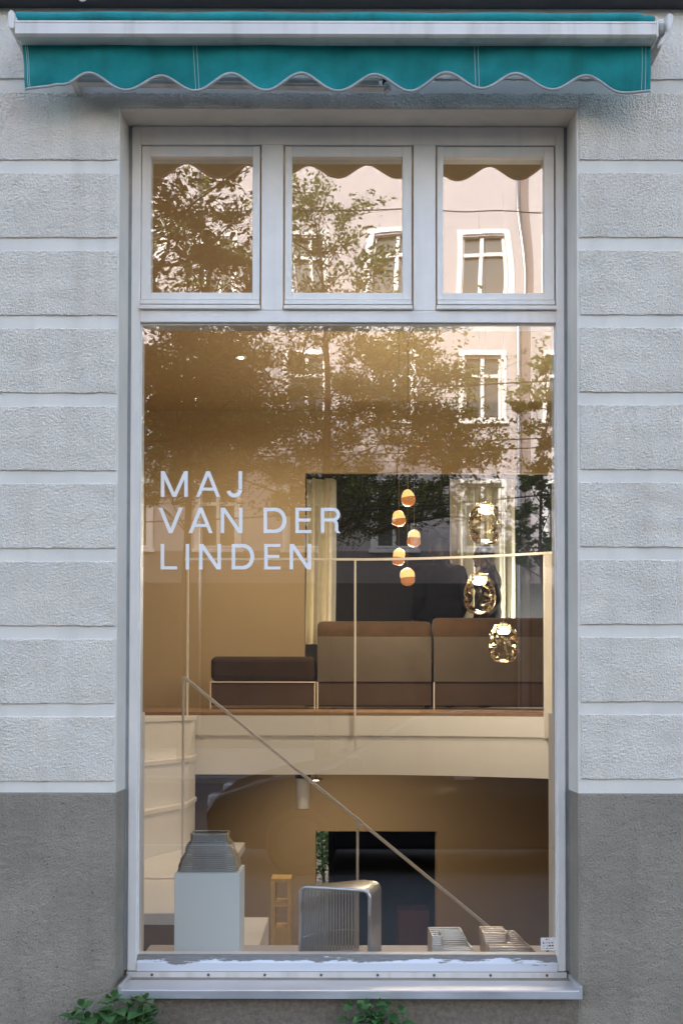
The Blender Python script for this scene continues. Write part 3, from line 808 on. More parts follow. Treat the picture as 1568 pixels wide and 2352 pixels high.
# two trays of stacked tubes
def tray(name, label, px0, px1t, px1b, yfr_, d_, nlow, nhi, notch, m):
    """lower rings rectangular, upper rings follow the notched plan"""
    xl = PX(px0, yfr_, 2190)
    T = thing(name, (xl+0.05, yfr_+d_/2, ZS), label, 'metal tray', 'stacked tube trays on the ledge')
    rr = 0.0037; n_ = nlow+nhi
    for k in range(n_):
        t = k/(n_-1)
        xr = PX(px1b+(px1t-px1b)*t, yfr_, 2190)
        z = ZS+0.0005+rr+2*rr*k
        for poly in notch(k, xl, xr, yfr_, yfr_+d_, nlow, t):
            MB().tube([(p.x, p.y, z) for p in ring_path(poly, 0.005, 2)], rr*0.84, 8, closed=True).build('tube', m, T, smooth=True)
    return T
def plan_a(k, xl, xr, y0, y1, nlow, t):
    w_ = xr-xl; xm = xl+0.052
    lean = 0.010*t
    if k < nlow: return [[(xl+lean*.3, y0), (xr, y0), (xr-.012, y1), (xl, y1)]]
    return [[(xl+lean*.3, y0+.012), (xm-.012, y0+.012), (xm-.016, y1-.062), (xr-.004, y1-.062), (xr-.006, y1), (xl, y1)]]
def plan_b(k, xl, xr, y0, y1, nlow, t):
    if k < nlow: return [[(xl+.012, y0), (xr, y0), (xr-.02, y1), (xl, y1)]]
    q = [[(xl+.012-.012*t, y0+.06), (xl+.085, y0+.06), (xl+.083, y1), (xl-.004, y1)]]
    if k < nlow+3: q.append([(xl+.098, y0+.075), (xr-.010, y0+.075), (xr-.014, y1), (xl+.097, y1)])
    return q
tray('notched_tray', 'left of two low silver trays of stacked tubes beside the stool', 991, 1070, 1098, 0.40, 0.16, 7, 5, plan_a, M['silver'])
tray('notched_tray', 'right of two low trays of stacked tubes, next to the white sticker', 1116, 1198, 1246, 0.40, 0.17, 7, 5, plan_b, M['bronze_tube'])
# brass tower
yb_ = 1.25
BT = thing('brass_tower', (PX(645, yb_, 2100), yb_+0.05, ZLAND-0.38), 'slim brass frame with two square openings beside the pedestal', 'sculpture')
bx0, bx1 = PX(621.6, yb_, 2100), PX(668, yb_, 2100)
zt_b = PZ(2019, yb_); zb_b = ZLAND-0.38+0.001
ix0, ix1 = PX(632, yb_, 2100), PX(660, yb_, 2100)
dz_ = 0.115
b1_, b2_, b3_, b4_ = PZ(2027, yb_), PZ(2075, yb_), PZ(2084, yb_), PZ(2133, yb_)
for (xa, xb) in ((bx0, ix0), (ix1, bx1)):
    MB().box(xa, xb, yb_, yb_+dz_, zb_b, zt_b).build('upright', M['brass'], BT, bevel=0.0015)
for (za, zb) in ((b1_, zt_b), (b3_, b2_)):
    MB().box(ix0, ix1, yb_+0.001, yb_+dz_-0.001, za, zb-0.0005).build('shelf', M['brass'], BT, bevel=0.001)
MB().box(ix0, ix1, yb_+0.001, yb_+dz_-0.001, zb_b, b4_).build('lower_panel', M['brass'], BT, bevel=0.001)

# ------------------------------------------------------------------ lettering and sticker
YT = YG-0.0012
LT = thing('window_lettering', P(560, 1200, YT), 'white sans serif lettering in three lines on the left of the pane', 'lettering')
def strokes(polys, name='letter'):
    m = MB()
    for i, pl_ in enumerate(polys):
        e = 0.00003*i
        m.prism([(P(x, y, YT).x, P(x, y, YT).z) for (x, y) in pl_], YT-0.0004-e, YT+0.0004+e)
    return m.build(name, M['letter'], LT)
SW = 9.0
def seg(a, b, w=SW, horiz=None):
    """stroke between two points, ends cut square to the vertical letter limits"""
    (x0_, y0_), (x1_, y1_) = a, b
    if abs(y1_-y0_) < 1: return [(x0_, y0_-w/2), (x1_, y0_-w/2), (x1_, y0_+w/2), (x0_, y0_+w/2)]
    L = math.hypot(x1_-x0_, y1_-y0_); hw = w/2*L/abs(y1_-y0_)
    return [(x0_-hw, y0_), (x0_+hw, y0_), (x1_+hw, y1_), (x1_-hw, y1_)]
def arc(cx, cy, rx, ry, a0, a1, w=SW, n=18):
    o, i = [], []
    for q in range(n+1):
        a = R(a0+(a1-a0)*q/n)
        o.append((cx+rx*math.cos(a), cy+ry*math.sin(a))); i.append((cx+(rx-w)*math.cos(a), cy+(ry-w)*math.sin(a)))
    return [[o[q], o[q+1], i[q+1], i[q]] for q in range(n)]
def vs(x, y0, y1, w=SW): return [(x, y0), (x+w, y0), (x+w, y1), (x, y1)]
def LET(ch, x, w, y0, y1):
    s = SW; ym = (y0+y1)/2
    if ch == 'M': return [vs(x, y0, y1, s), vs(x+w-s, y0, y1, s), seg((x+s*.55, y0), (x+w/2, y1), s), seg((x+w-s*.55, y0), (x+w/2, y1), s)]
    if ch == 'A': return [seg((x+w/2, y0), (x+s*.6, y1), s), seg((x+w/2, y0), (x+w-s*.6, y1), s), seg((x+w*.22, y0+(y1-y0)*.70), (x+w*.78, y0+(y1-y0)*.70), s*.85)]
    if ch == 'V': return [seg((x+s*.6, y0), (x+w/2, y1), s), seg((x+w-s*.6, y0), (x+w/2, y1), s)]
    if ch == 'N': return [vs(x, y0, y1, s), vs(x+w-s, y0, y1, s), seg((x+s*.6, y0), (x+w-s*.6, y1), s)]
    if ch == 'I': return [vs(x, y0, y1, s)]
    if ch == 'L': return [vs(x, y0, y1, s), [(x+s, y1-s*.9), (x+w, y1-s*.9), (x+w, y1), (x+s, y1)]]
    if ch == 'E': return [vs(x, y0, y1, s)] + [[(x+s, a), (x+wd2, a), (x+wd2, a+s*.85), (x+s, a+s*.85)] for (a, wd2) in ((y0, w), (ym-s*.5, w*.93), (y1-s*.85, w))]
    if ch == 'J':
        r_ = w/2
        return [vs(x+w-s, y0, y1-r_, s)] + arc(x+r_, y1-r_+1.5, r_, r_, 0, 168)
    if ch == 'D':
        r_ = (y1-y0)/2; sx = w-r_*0.86
        return [vs(x, y0, y1, s), [(x+s, y0), (x+sx, y0), (x+sx, y0+s), (x+s, y0+s)], [(x+s, y1-s), (x+sx, y1-s), (x+sx, y1), (x+s, y1)]] + arc(x+sx, ym, r_*0.86, r_, -90, 90)
    if ch == 'R':
        hb = (y1-y0)*0.545; r_ = hb/2; sx = w*0.96-r_
        b_ = [vs(x, y0, y1, s), [(x+s, y0), (x+sx, y0), (x+sx, y0+s*.9), (x+s, y0+s*.9)], [(x+s, y0+hb-s*.9), (x+sx, y0+hb-s*.9), (x+sx, y0+hb), (x+s, y0+hb)]] + arc(x+sx, y0+r_, r_, r_, -90, 90, s*.95)
        k_ = 15
        return b_ + arc(x+w-k_-6, y0+hb-s*.9+k_, k_, k_, -90, 0, s*.95, 8) + [vs(x+w-6-s*.95, y0+hb-s*.9+k_, y1-6, s*.95), [(x+w-6-s*.95, y1-6), (x+w-6, y1-6), (x+w-1, y1), (x+w-9, y1)]]
def dsp(cx): return (480+cx*0.5230)/1.5944      # measured lettering positions
def line(chars, cy0, cy1):
    y0, y1 = (1150+cy0*0.5230)/1.5944, (1150+cy1*0.5230)/1.5944
    for (ch, a, b) in chars:
        strokes(LET(ch, dsp(a), dsp(b)-dsp(a), y0, y1))
SW = 8.2
line([('M', 208, 397), ('A', 452, 625), ('J', 667, 777)], 1100, 1280)
line([('V', 190, 363), ('A', 400, 573), ('N', 627, 780), ('D', 927, 1087), ('E', 1149, 1262), ('R', 1328, 1468)], 1356, 1534)
line([('L', 207, 322), ('I', 382, 404), ('N', 475, 629), ('D', 704, 862), ('E', 931, 1046), ('N', 1109, 1261)], 1610, 1789)
# card sticker
def sp_(cx, cy): return ((1960+cx*100/1568)/1.5944, (3400+cy*100/1568)/1.5944)
SK = thing('card_sticker', P(*sp_(715, 920), YT), 'small white payment sticker in the lower right corner of the pane', 'sticker')
def sk_poly(pts, name, m, dy=0.0, parent=SK):
    q = [P(*sp_(x, y), YT-dy) for (x, y) in pts]
    return MB().prism([(p.x, p.z) for p in q], YT-dy-0.0004, YT-dy+0.0002).build(name, m, parent)
rr_ = [(v.x, v.y) for v in ring_path([(297, 552), (1130, 548), (1138, 1275), (318, 1285)], 55, 4)]
card = sk_poly(rr_, 'card', M['letter'])
ink = mat('sticker_ink', (0.05, 0.05, 0.06), 0.6); inkg = mat('sticker_grey', (0.30, 0.31, 0.35), 0.6); inkr = mat('sticker_red', (0.35, 0.06, 0.05), 0.6); inkb = mat('sticker_blue', (0.13, 0.16, 0.22), 0.6)
def rc_(x0_, y0_, x1_, y1_): return [(x0_, y0_), (x1_, y0_), (x1_, y1_), (x0_, y1_)]
marks = [(rc_(597, 615, 668, 685), ink), (rc_(690, 632, 820, 655), inkg), (rc_(1012, 618, 1055, 662), inkg), (rc_(375, 742, 1060, 750), inkg),
         (rc_(412, 815, 500, 908), inkb), (rc_(566, 845, 685, 872), ink), (rc_(740, 820, 800, 882), inkr), (rc_(800, 825, 850, 880), inkg), (rc_(915, 812, 1020, 880), inkb),
         (rc_(415, 1025, 530, 1055), inkg), (rc_(450, 985, 490, 1012), inkg), (rc_(570, 1005, 705, 1020), inkg), (rc_(640, 1035, 710, 1058), inkg), (rc_(755, 978, 875, 1058), ink), (rc_(922, 975, 1035, 1052), ink),
         (rc_(395, 1150, 430, 1190), inkg), (rc_(455, 1160, 540, 1182), inkg), (rc_(600, 1155, 735, 1190), ink), (rc_(780, 1158, 1055, 1182), inkb)]
for (pt_, mm) in marks: sk_poly(pt_, 'printed_mark', mm, 0.0008)

# ------------------------------------------------------------------ sofa
YSF = 5.75
def sofa_back(name, label, pxa, pxb, ptop_l, ptop_r):
    xa, xb = PX(pxa, YSF), PX(pxb, YSF)
    T = thing(name, ((xa+xb)/2, YSF+0.4, ZF), label, 'sofa', 'modules of the brown sofa')
    zt = PZ((ptop_l+ptop_r)/2, YSF); zp = PZ(1463, YSF); zm = PZ(1567, YSF); zb = ZF+0.012
    # rolled velvet top: rounded profile
    pr = []
    for q in range(15):
        a = math.pi*q/14
        pr.append((YSF+0.10-0.10*math.cos(a), zp-0.0+ (zt-zp)*math.sin(a)**0.75))
    n_ = len(pr); mbx = MB()
    xs = [xa+0.004, xa+0.008, xa+0.02, xa+0.05, xb-0.05, xb-0.02, xb-0.008, xb-0.004]
    sc = [0.80, 0.90, 0.965, 1, 1, 0.965, 0.90, 0.80]
    for x, s in zip(xs, sc):
        for (y, z) in pr: mbx.v.append((x, YSF+0.10+(y-YSF-0.10)*s, zp-0.05+(z-zp+0.05)*s))
    for i in range(len(xs)-1):
        for j in range(n_-1): mbx.f.append((i*n_+j, i*n_+j+1, (i+1)*n_+j+1, (i+1)*n_+j)); mbx.m.append(0)
    mbx.f.append(tuple(range(n_-1, -1, -1))); mbx.m.append(0); mbx.f.append(tuple(range((len(xs)-1)*n_, len(xs)*n_))); mbx.m.append(0)
    mbx.build('back_roll', M['velvet'], T, smooth=True)
    MB().box(xa+0.006, xb-0.006, YSF-0.012, YSF+0.19, zm+0.001, zp).build('back_panel', M['sofa_panel'], T, bevel=0.004)
    MB().box(xa+0.006, xb-0.006, YSF+0.005, YSF+0.9, zb+0.02, zm-0.001).build('base_panel', M['sofa_low'], T, bevel=0.003)
    MB().box(xa+0.01, xb-0.01, YSF+0.20, YSF+0.92, zm+0.002, ZF+0.44).build('seat_cushion', M['velvet'], T, bevel=0.04, seg=4)
    MB().box(xa+0.003, xa+0.013, YSF-0.018, YSF+0.02, ZF, zm).build('leg', M['rail'], T)
    MB().box(xb-0.015, xb-0.005, YSF+0.8, YSF+0.83, ZF, zb+0.02).build('leg', M['rail'], T)
    return T
sofa_back('sofa_module', 'high backed brown sofa section nearest the low ottoman, left half', 727, 992, 1428, 1423)
sofa_back('sofa_module', 'high backed brown sofa section at right behind the glass lamps', 994, 1330, 1420, 1414)
xa, xb = PX(482, YSF), PX(726, YSF)
OT = thing('ottoman', ((xa+xb)/2, YSF+0.4, ZF), 'low dark brown velvet ottoman in front of the tan wall', 'ottoman', 'modules of the brown sofa')
zm = PZ(1567, YSF)
MB().box(xa+0.002, xb-0.004, YSF+0.002, YSF+0.85, zm+0.004, PZ(1508, YSF)).build('cushion', M['velvet_dark'], OT, bevel=0.05, seg=5)
MB().box(xa, xb, YSF-0.014, YSF+0.86, zm-0.006, zm+0.003).build('frame', M['rail'], OT, bevel=0.001)
MB().box(xa+0.004, xb-0.008, YSF, YSF+0.84, ZF+0.03, zm-0.007).build('base_panel', M['sofa_low'], OT, bevel=0.002)
for xx in (xa+0.006, xb-0.012):
    for yy in (YSF-0.012, YSF+0.80): MB().box(xx-0.005, xx+0.005, yy, yy+0.02, ZF, zm-0.006).build('leg', M['rail'], OT)

# ------------------------------------------------------------------ curtains
def curtain(label, pxa, pxb, Y, py0, py1, seed):
    xa, xb = PX(pxa, Y), PX(pxb, Y); z1, z0 = PZ(py0, Y), PZ(py1, Y)
    r_ = random.Random(seed); n_ = 90; v, f = [], []
    ph = [r_.uniform(0, 6) for _ in range(4)]
    for i in range(n_+1):
        t = i/n_; x = xa+(xb-xa)*t
        y = Y+0.035*math.sin(t*(xb-xa)*46+ph[0]+0.8*math.sin(t*7+ph[1]))+0.015*math.sin(t*(xb-xa)*95+ph[2])
        for j in range(9):
            u = j/8; v.append((x+0.01*math.sin(u*3+ph[3])*u, y*(1)+0.01*u, z1+(z0-z1)*u))
    for i in range(n_):
        for j in range(8): a = i*9+j; f.append((a, a+1, a+10, a+9))
    o = mk('curtain', v, f, M['curtain'], smooth=True, at=((xa+xb)/2, Y, z0))
    o.modifiers.new('thickness', 'SOLIDIFY').thickness = 0.004
    return props(o, label, 'curtain', 'pale curtains before the dark rear wall')
curtain('pale linen curtain hanging beside the tan wall edge', 704, 771, 7.75, 1100, 1480, 1)
curtain('pale linen curtain hanging behind the standing person', 1033, 1182, 8.05, 1100, 1500, 2)

# ------------------------------------------------------------------ people
def capsule_chain(bm, chain):
    for (p, r_), (q, s_) in zip(chain[:-1], chain[1:]):
        p, q = Vector(p), Vector(q); n_ = max(2, int((q-p).length/(min(r_, s_)*0.45)))
        for i in range(n_+1):
            t = i/n_; bmesh.ops.create_icosphere(bm, subdivisions=2, radius=r_+(s_-r_)*t, matrix=Matrix.Translation(p.lerp(q, t)))
def ell(bm, c, r, rot=0):
    bmesh.ops.create_icosphere(bm, subdivisions=3, radius=1.0, matrix=Matrix.Translation(c) @ Matrix.Rotation(rot, 4, 'Y') @ Matrix.Diagonal((*r, 1)))
def person(loc, hgt, label, face, voxel=0.014):
    """standing figure; face = -1 looks to the left, 0 turns its back to the window"""
    s = hgt/1.72
    T = thing('person', loc, label, 'person')
    def body_mesh(name, m, fn, voxel, parent):
        bm = bmesh.new(); fn(bm)
        for v in bm.verts: v.co = v.co*s
        if face: bmesh.ops.rotate(bm, verts=bm.verts, cent=(0, 0, 0), matrix=Matrix.Rotation(0 if face else 0, 3, 'Z'))
        me = bpy.data.meshes.new(name); bm.to_mesh(me); bm.free(); me.materials.append(m)
        o = bpy.data.objects.new(name, me); COL.objects.link(o); o.parent = parent
        ORG[o.name] = Vector(loc)
        md = o.modifiers.new('remesh', 'REMESH'); md.mode = 'VOXEL'; md.voxel_size = voxel; md.use_smooth_shade = True
        sm = o.modifiers.new('smooth', 'SMOOTH'); sm.iterations = 4; sm.factor = 0.5
        return o
    F = -1.0      # figure looks towards -x
    def body(bm):
        for sy in (-1, 1):
            capsule_chain(bm, [((0, 0.09*sy, 0.92), 0.095), ((-0.02, 0.095*sy, 0.5), 0.065), ((0.015, 0.10*sy, 0.09), 0.045)])
            capsule_chain(bm, [((0.02, 0.10*sy, 0.05), 0.045), ((-0.13, 0.11*sy, 0.035), 0.033)])
            capsule_chain(bm, [((0.0, 0.175*sy, 1.40), 0.062), ((0.06, 0.22*sy, 1.12), 0.046), ((-0.10, 0.20*sy, 0.92), 0.036)])
            h = Vector((-0.13, 0.195*sy, 0.885))
            ell(bm, h, (0.045, 0.02, 0.04))
            for q in range(4):
                b0_ = h+Vector((-0.03, 0.0, 0.028-0.018*q)); ln = (0.065, 0.075, 0.07, 0.055)[q]
                capsule_chain(bm, [(b0_, 0.009), (b0_+Vector((-ln*.6, -0.004*sy, -0.012)), 0.0085), (b0_+Vector((-ln*.85, -0.018*sy, -0.035)), 0.0075)])
            capsule_chain(bm, [(h+Vector((0.0, -0.015*sy, 0.03)), 0.011), (h+Vector((-0.045, -0.03*sy, 0.045)), 0.009)])
        ell(bm, (0, 0, 1.0), (0.125, 0.165, 0.16)); ell(bm, (0.005, 0, 1.14), (0.115, 0.15, 0.17)); ell(bm, (0.0, 0, 1.30), (0.13, 0.185, 0.17)); ell(bm, (0.01, 0, 1.40), (0.09, 0.17, 0.07))
        capsule_chain(bm, [((0.02, 0, 1.38), 0.065), ((-0.02, 0, 1.54), 0.052)])
        hd = Vector((-0.035, 0, 1.615))
        ell(bm, hd, (0.098, 0.076, 0.108)); ell(bm, hd+Vector((-0.035, 0, -0.05)), (0.06, 0.055, 0.065))
        ell(bm, hd+Vector((-0.088, 0, -0.015)), (0.026, 0.014, 0.028), R(25))     # nose
        ell(bm, hd+Vector((-0.105, 0, -0.032)), (0.016, 0.016, 0.012))
        ell(bm, hd+Vector((-0.085, 0, -0.068)), (0.014, 0.026, 0.009)); ell(bm, hd+Vector((-0.08, 0, -0.086)), (0.014, 0.024, 0.009))
        ell(bm, hd+Vector((-0.072, 0, -0.108)), (0.026, 0.03, 0.022))             # chin
        ell(bm, hd+Vector((-0.082, 0, 0.028)), (0.018, 0.05, 0.012))              # brow
        for sy in (-1, 1):
            ell(bm, hd+Vector((0.01, 0.078*sy, -0.01)), (0.022, 0.01, 0.032)); ell(bm, hd+Vector((-0.083, 0.03*sy, 0.005)), (0.010, 0.013, 0.008))
    b = body_mesh('body', M['shaded_skin'], body, 0.009, T)
    def coat(bm):
        for sy in (-1, 1):
            capsule_chain(bm, [((0.0, 0.175*sy, 1.40), 0.075), ((0.065, 0.225*sy, 1.12), 0.062), ((-0.08, 0.205*sy, 0.945), 0.052)])
            capsule_chain(bm, [((0, 0.09*sy, 0.95), 0.115), ((-0.01, 0.10*sy, 0.5), 0.085), ((0.015, 0.10*sy, 0.12), 0.068)])
            ell(bm, (-0.04, 0.105*sy, 0.045), (0.13, 0.052, 0.045))
        ell(bm, (0.01, 0, 1.0), (0.15, 0.19, 0.2)); ell(bm, (0.015, 0, 1.16), (0.145, 0.18, 0.2)); ell(bm, (0.01, 0, 1.32), (0.15, 0.205, 0.17)); ell(bm, (0.02, 0, 1.41), (0.105, 0.19, 0.075))
        capsule_chain(bm, [((0.045, 0, 1.40), 0.085), ((0.03, 0, 1.49), 0.07)])
    body_mesh('coat', M['cloth'], coat, voxel, T)
    def hair(bm):
        hd = Vector((-0.035, 0, 1.615))
        ell(bm, hd+Vector((0.018, 0, 0.018)), (0.104, 0.086, 0.108)); ell(bm, hd+Vector((0.06, 0, -0.04)), (0.065, 0.075, 0.09)); ell(bm, hd+Vector((0.075, 0, -0.12)), (0.05, 0.07, 0.09))
    body_mesh('hair', M['hair'], hair, 0.012, T)
    return T
yp = 7.45
pp = P(1112, 1253, yp)
person((pp.x+0.02, yp, ZF), (pp.z-ZF), 'dark silhouetted person in profile facing left, behind the sofa', -1)
p2_ = person((PX(1010, 7.2), 7.2, ZF), PZ(1240, 7.2)-ZF, 'second dark clothed person with back turned, left of the one in profile', -1)
p2_.rotation_euler = (0, 0, R(-75))
p2_.scale = (1.15, 1.15, 1.0)

# ------------------------------------------------------------------ lamps
def hsh(x, y, z, sd):
    return (math.sin(x*17.1+sd)*math.cos(y*13.7+sd*1.7)+math.sin(z*21.3+x*9.1+sd*2.1)*math.cos(y*19.0+z*11.0)+0.6*math.sin(x*31+y*27+z*23+sd))
def clear_lamp(px, pyc, hw, hh, Y, label, sd):
    c = P(px, pyc, Y); sc = (Y-CAM.y)/FPX; rw, rh = hw*sc, hh*sc
    T = thing('glass_pendant', (c.x, c.y, c.z+rh), label, 'pendant lamp', 'clear blown glass pendants')
    outer = []
    for q in range(33):
        t = q/32; a = math.pi*(1-t)
        z = -rh+2*rh*t
        u = t
        w_ = rw*(max(0.0, 1-abs(2*t-0.95)**2.7/1.18))**0.5 if 0 < t < 1 else 0.0
        if t >= 0.93: w_ = rw*(0.62 if t < 1 else 0.55)
        if t == 0: w_ = rw*0.25
        outer.append((max(w_, 0.0005), z))
    def wr(amp, fr):
        def f(p):
            k = amp*hsh(p.x/rw*fr*0.10, p.y/rw*fr*0.10, p.z/rw*fr*0.13, sd)
            fade = 1.0 if p.z < rh*0.45 else max(0.0, 1-(p.z-rh*0.45)/(rh*0.4))
            r0 = math.hypot(p.x, p.y)
            if r0 < 1e-6: return p
            g = 1+k*fade
            return Vector((p.x*g, p.y*g, p.z+rh*0.10*k*fade))
        return f
    g = MB().lathe(outer, c, 48, fn=wr(0.03, 2.0)).build('glass_globe', M['smoke_glass'], T, smooth=True)
    inner = [(r_*0.88, z*0.93) for (r_, z) in outer if r_ > 0.001][::-1]
    MB().lathe(inner, c, 48, fn=wr(0.09, 2.4)).build('inner_fold', M['smoke_glass'], T, smooth=True)
    lw_ = rw*0.46
    MB().lathe([(0.0005, rh*0.48), (lw_*0.7, rh*0.49), (lw_*0.95, rh*0.60), (lw_, rh*0.72), (lw_*1.02, rh*0.84), (0.0005, rh*0.86)], c, 24).build('light_source', M['led'], T, smooth=True)
    MB().lathe([(rw*0.22, rh*1.0), (rw*0.22, rh*1.10), (rw*0.05, rh*1.12)], c, 16).build('cap', M['cord'], T)
    MB().tube([(c.x, c.y, c.z+rh*1.1), (c.x, c.y, ZC)], 0.0014, 5).build('cord', M['cord'], T)
    ld = bpy.data.lights.new('pendant_light', 'POINT'); ld.energy = 1.8; ld.color = (1.0, 0.84, 0.64); ld.shadow_soft_size = 0.06
    lo = bpy.data.objects.new('pendant_light', ld); COL.objects.link(lo); lo.parent = T; lo.location = (0, 0, -2*rh-0.06)
YLP = 2.9
clear_lamp(1115, 1203, 37.5, 48, YLP, 'highest and largest of three clear blown glass pendant lamps', 1.3)
clear_lamp(1101, 1365, 36, 46, YLP-0.2, 'middle of three clear blown glass pendant lamps, before the person', 4.1)
clear_lamp(1156, 1478, 34, 44, YLP-0.45, 'lowest of three clear blown glass pendant lamps, before the sofa', 7.7)
def amber_lamp(px, pyc, hw, hh, Y, label, sd):
    c = P(px, pyc, Y); sc = (Y-CAM.y)/FPX; rw, rh = hw*sc, hh*sc
    T = thing('amber_pendant', (c.x, c.y, c.z+rh), label, 'pendant lamp', 'small amber pendants')
    r_ = random.Random(sd); tilt = Matrix.Rotation(r_.uniform(-.25, .25), 3, 'Y')
    full = []
    for q in range(25):
        t = q/24; a = 2*t-1
        full.append((rw*max(0.02, (1-abs(a)**2.8))**0.5*(1-0.10*a+0.05*math.sin(t*9+sd)), -rh+2*rh*t))
    def f(p): return tilt @ Vector((p.x*(1+0.05*math.sin(p.z/rh*4+sd)), p.y, p.z))
    k = 12+r_.randint(-1, 1)
    MB().lathe(full[:k+1], c, 28, fn=f).build('lower_glass', M['amber_low'], T, smooth=True)
    MB().lathe([(a*0.985, b) for (a, b) in full[k:]], c, 28, fn=f).build('lit_glass', M['amber'], T, smooth=True)
    MB().tube([(c.x, c.y, c.z+rh*0.9), (c.x, c.y, ZC)], 0.0012, 5).build('cord', M['cord'], T)
    ld = bpy.data.lights.new('amber_light', 'POINT'); ld.energy = 2.8; ld.color = (1.0, 0.78, 0.54); ld.shadow_soft_size = 0.05
    lo = bpy.data.objects.new('amber_light', ld); COL.objects.link(lo); lo.parent = T; lo.location = (0, 0.35, -rh)
for i, (px, py, hw, hh, nm) in enumerate(((937, 1144, 15.5, 20, 'topmost of the five small amber pendant lamps'), (915.5, 1191, 15.5, 18.5, 'second from top of the five small amber pendant lamps, set to the left'),
        (950.5, 1237, 15.5, 20, 'third from top of the five small amber pendant lamps, furthest right'), (915.5, 1279, 14.5, 20, 'fourth from top of the five small amber pendant lamps, crossed by the railing'), (935.5, 1325, 17, 21, 'lowest of the five small amber pendant lamps'))):
    amber_lamp(px, py, hw, hh, 4.6, nm, 3+i)
# two globe wall lamp at right
GL = thing('globe_lamp', (PX(1272, 7.75), 7.75, ZF), 'pair of small glowing globes at the right edge of the pane', 'lamp')
for px in (1265, 1277):
    c = P(px, 1435, 7.75); MB().lathe([(0.034*math.sin(math.pi*q/12)+0.0005, -0.034*math.cos(math.pi*q/12)) for q in range(13)], c, 18).build('globe', mat('globe_glow', (0.8, 0.6, 0.3), 0.4, emit=(1.0, 0.6, 0.25), estr=0.22), GL, smooth=True)
c = P(1271, 1435, 7.75); MB().tube([c+Vector((-0.05, 0.03, 0)), c+Vector((0.4, 0.03, 0))], 0.006, 6).build('arm', M['cord'], GL)
MB().tube([c+Vector((0.4, 0.03, 0)), Vector((c.x+0.4, c.y+0.03, ZF))], 0.008, 6).build('stand', M['cord'], GL)
ld = bpy.data.lights.new('globe_light', 'POINT'); ld.energy = 13.0; ld.color = (1.0, 0.92, 0.76); ld.shadow_soft_size = 0.08
lo = bpy.data.objects.new('globe_light', ld); COL.objects.link(lo); lo.parent = GL; lo.location = c+Vector((0, 0, 0.14))-GL.location
# ceiling spots (lit, seen as small glints)
def spot(px, py, label, zc, power, aim, group='lit spotlights', size=70, Y=None):
    d = _M3 @ Vector(((px-784.0)/FPX, -(py-CY)/FPX, -1.0)); t = (zc-CAM.z)/d.z if zc is not None else 0; c = CAM+d*t
    if Y is not None:
        c = P(px, py, Y); zc = c.z
    T = thing('ceiling_spotlight', (c.x, c.y, zc), label, 'spotlight', group)
    if Y is not None: MB().tube([(c.x, c.y, zc), (c.x, c.y, zf2)], 0.012, 8).build('stem', M['white_cyl'], T)
    MB().lathe([(0.045, -0.012), (0.045, -0.0005)], c, 24).build('ring', M['white_cyl'], T)
    MB().lathe([(0.0005, -0.0165), (0.02, -0.0165), (0.02, -0.0125)], c, 20).build('lens', M['spot_glow'], T)
    ld = bpy.data.lights.new('spot_light', 'SPOT'); ld.energy = power; ld.color = (1.0, 0.82, 0.60); ld.spot_size = R(size*2); ld.spot_blend = 1.0; ld.shadow_soft_size = 0.05
    lo = bpy.data.objects.new('spot_light', ld); COL.objects.link(lo); lo.parent = T; lo.location = (0, 0, -0.03)
    lo.rotation_euler = (Vector(aim)-Vector((c.x, c.y, zc-0.03))).to_track_quat('-Z', 'Y').to_euler()
    return c
spot(553, 818, 'lit recessed ceiling spotlight seen through the leaves above the lettering', ZC, 36, (-0.95, 6.6, 1.4), size=62)
spot(795, 362, 'lit recessed ceiling spotlight at the top of the middle upper pane', ZC, 36, (0.1, 3.2, 1.0), size=72)
# cylinder spot under the slab
yc = 3.62
cc = P(695, 1822, yc)
CY_ = thing('cylinder_spotlight', (cc.x, yc, zf2), 'white cylinder spotlight hanging under the upper floor', 'spotlight')
MB().lathe([(0.045, PZ(1858, yc)-zf2), (0.046, PZ(1788, yc)-zf2)], (cc.x, yc, zf2), 24).build('housing', M['white_cyl'], CY_, bevel=0.003)
MB().lathe([(0.05, PZ(1788, yc)-zf2+0.0005), (0.05, -0.0005)], (cc.x, yc, zf2), 24).build('ring', M['black'], CY_)
spot(725, 1788, 'small lit spotlight under the upper floor beside the handrail', None, 26, (0.3, 5.4, -0.9), size=75, Y=4.3)

# ------------------------------------------------------------------ dark room behind the door, courtyard
RB = MB().box(PX(915, 6.6), PX(986, 6.6), 6.6, 6.9, ZBF, PZ(2092, 6.6)).build('red_cabinet', M['red'], bevel=0.004, at=(PX(950, 6.6), 6.75, ZBF))
props(RB, 'dark red box shaped cabinet standing inside the black doorway', 'cabinet')
struct('courtyard_ground', MB().box(-4, 4, 9.0, 18, ZBF-0.1, ZBF), M['paving'])
CW = MB().box(-4, 4, 13, 13.2, ZBF, 1.3).build('courtyard_wall', M['pink2'], at=(0, 13, ZBF)); props(CW, 'pale low wall behind the shrub beyond the doorway', 'wall')

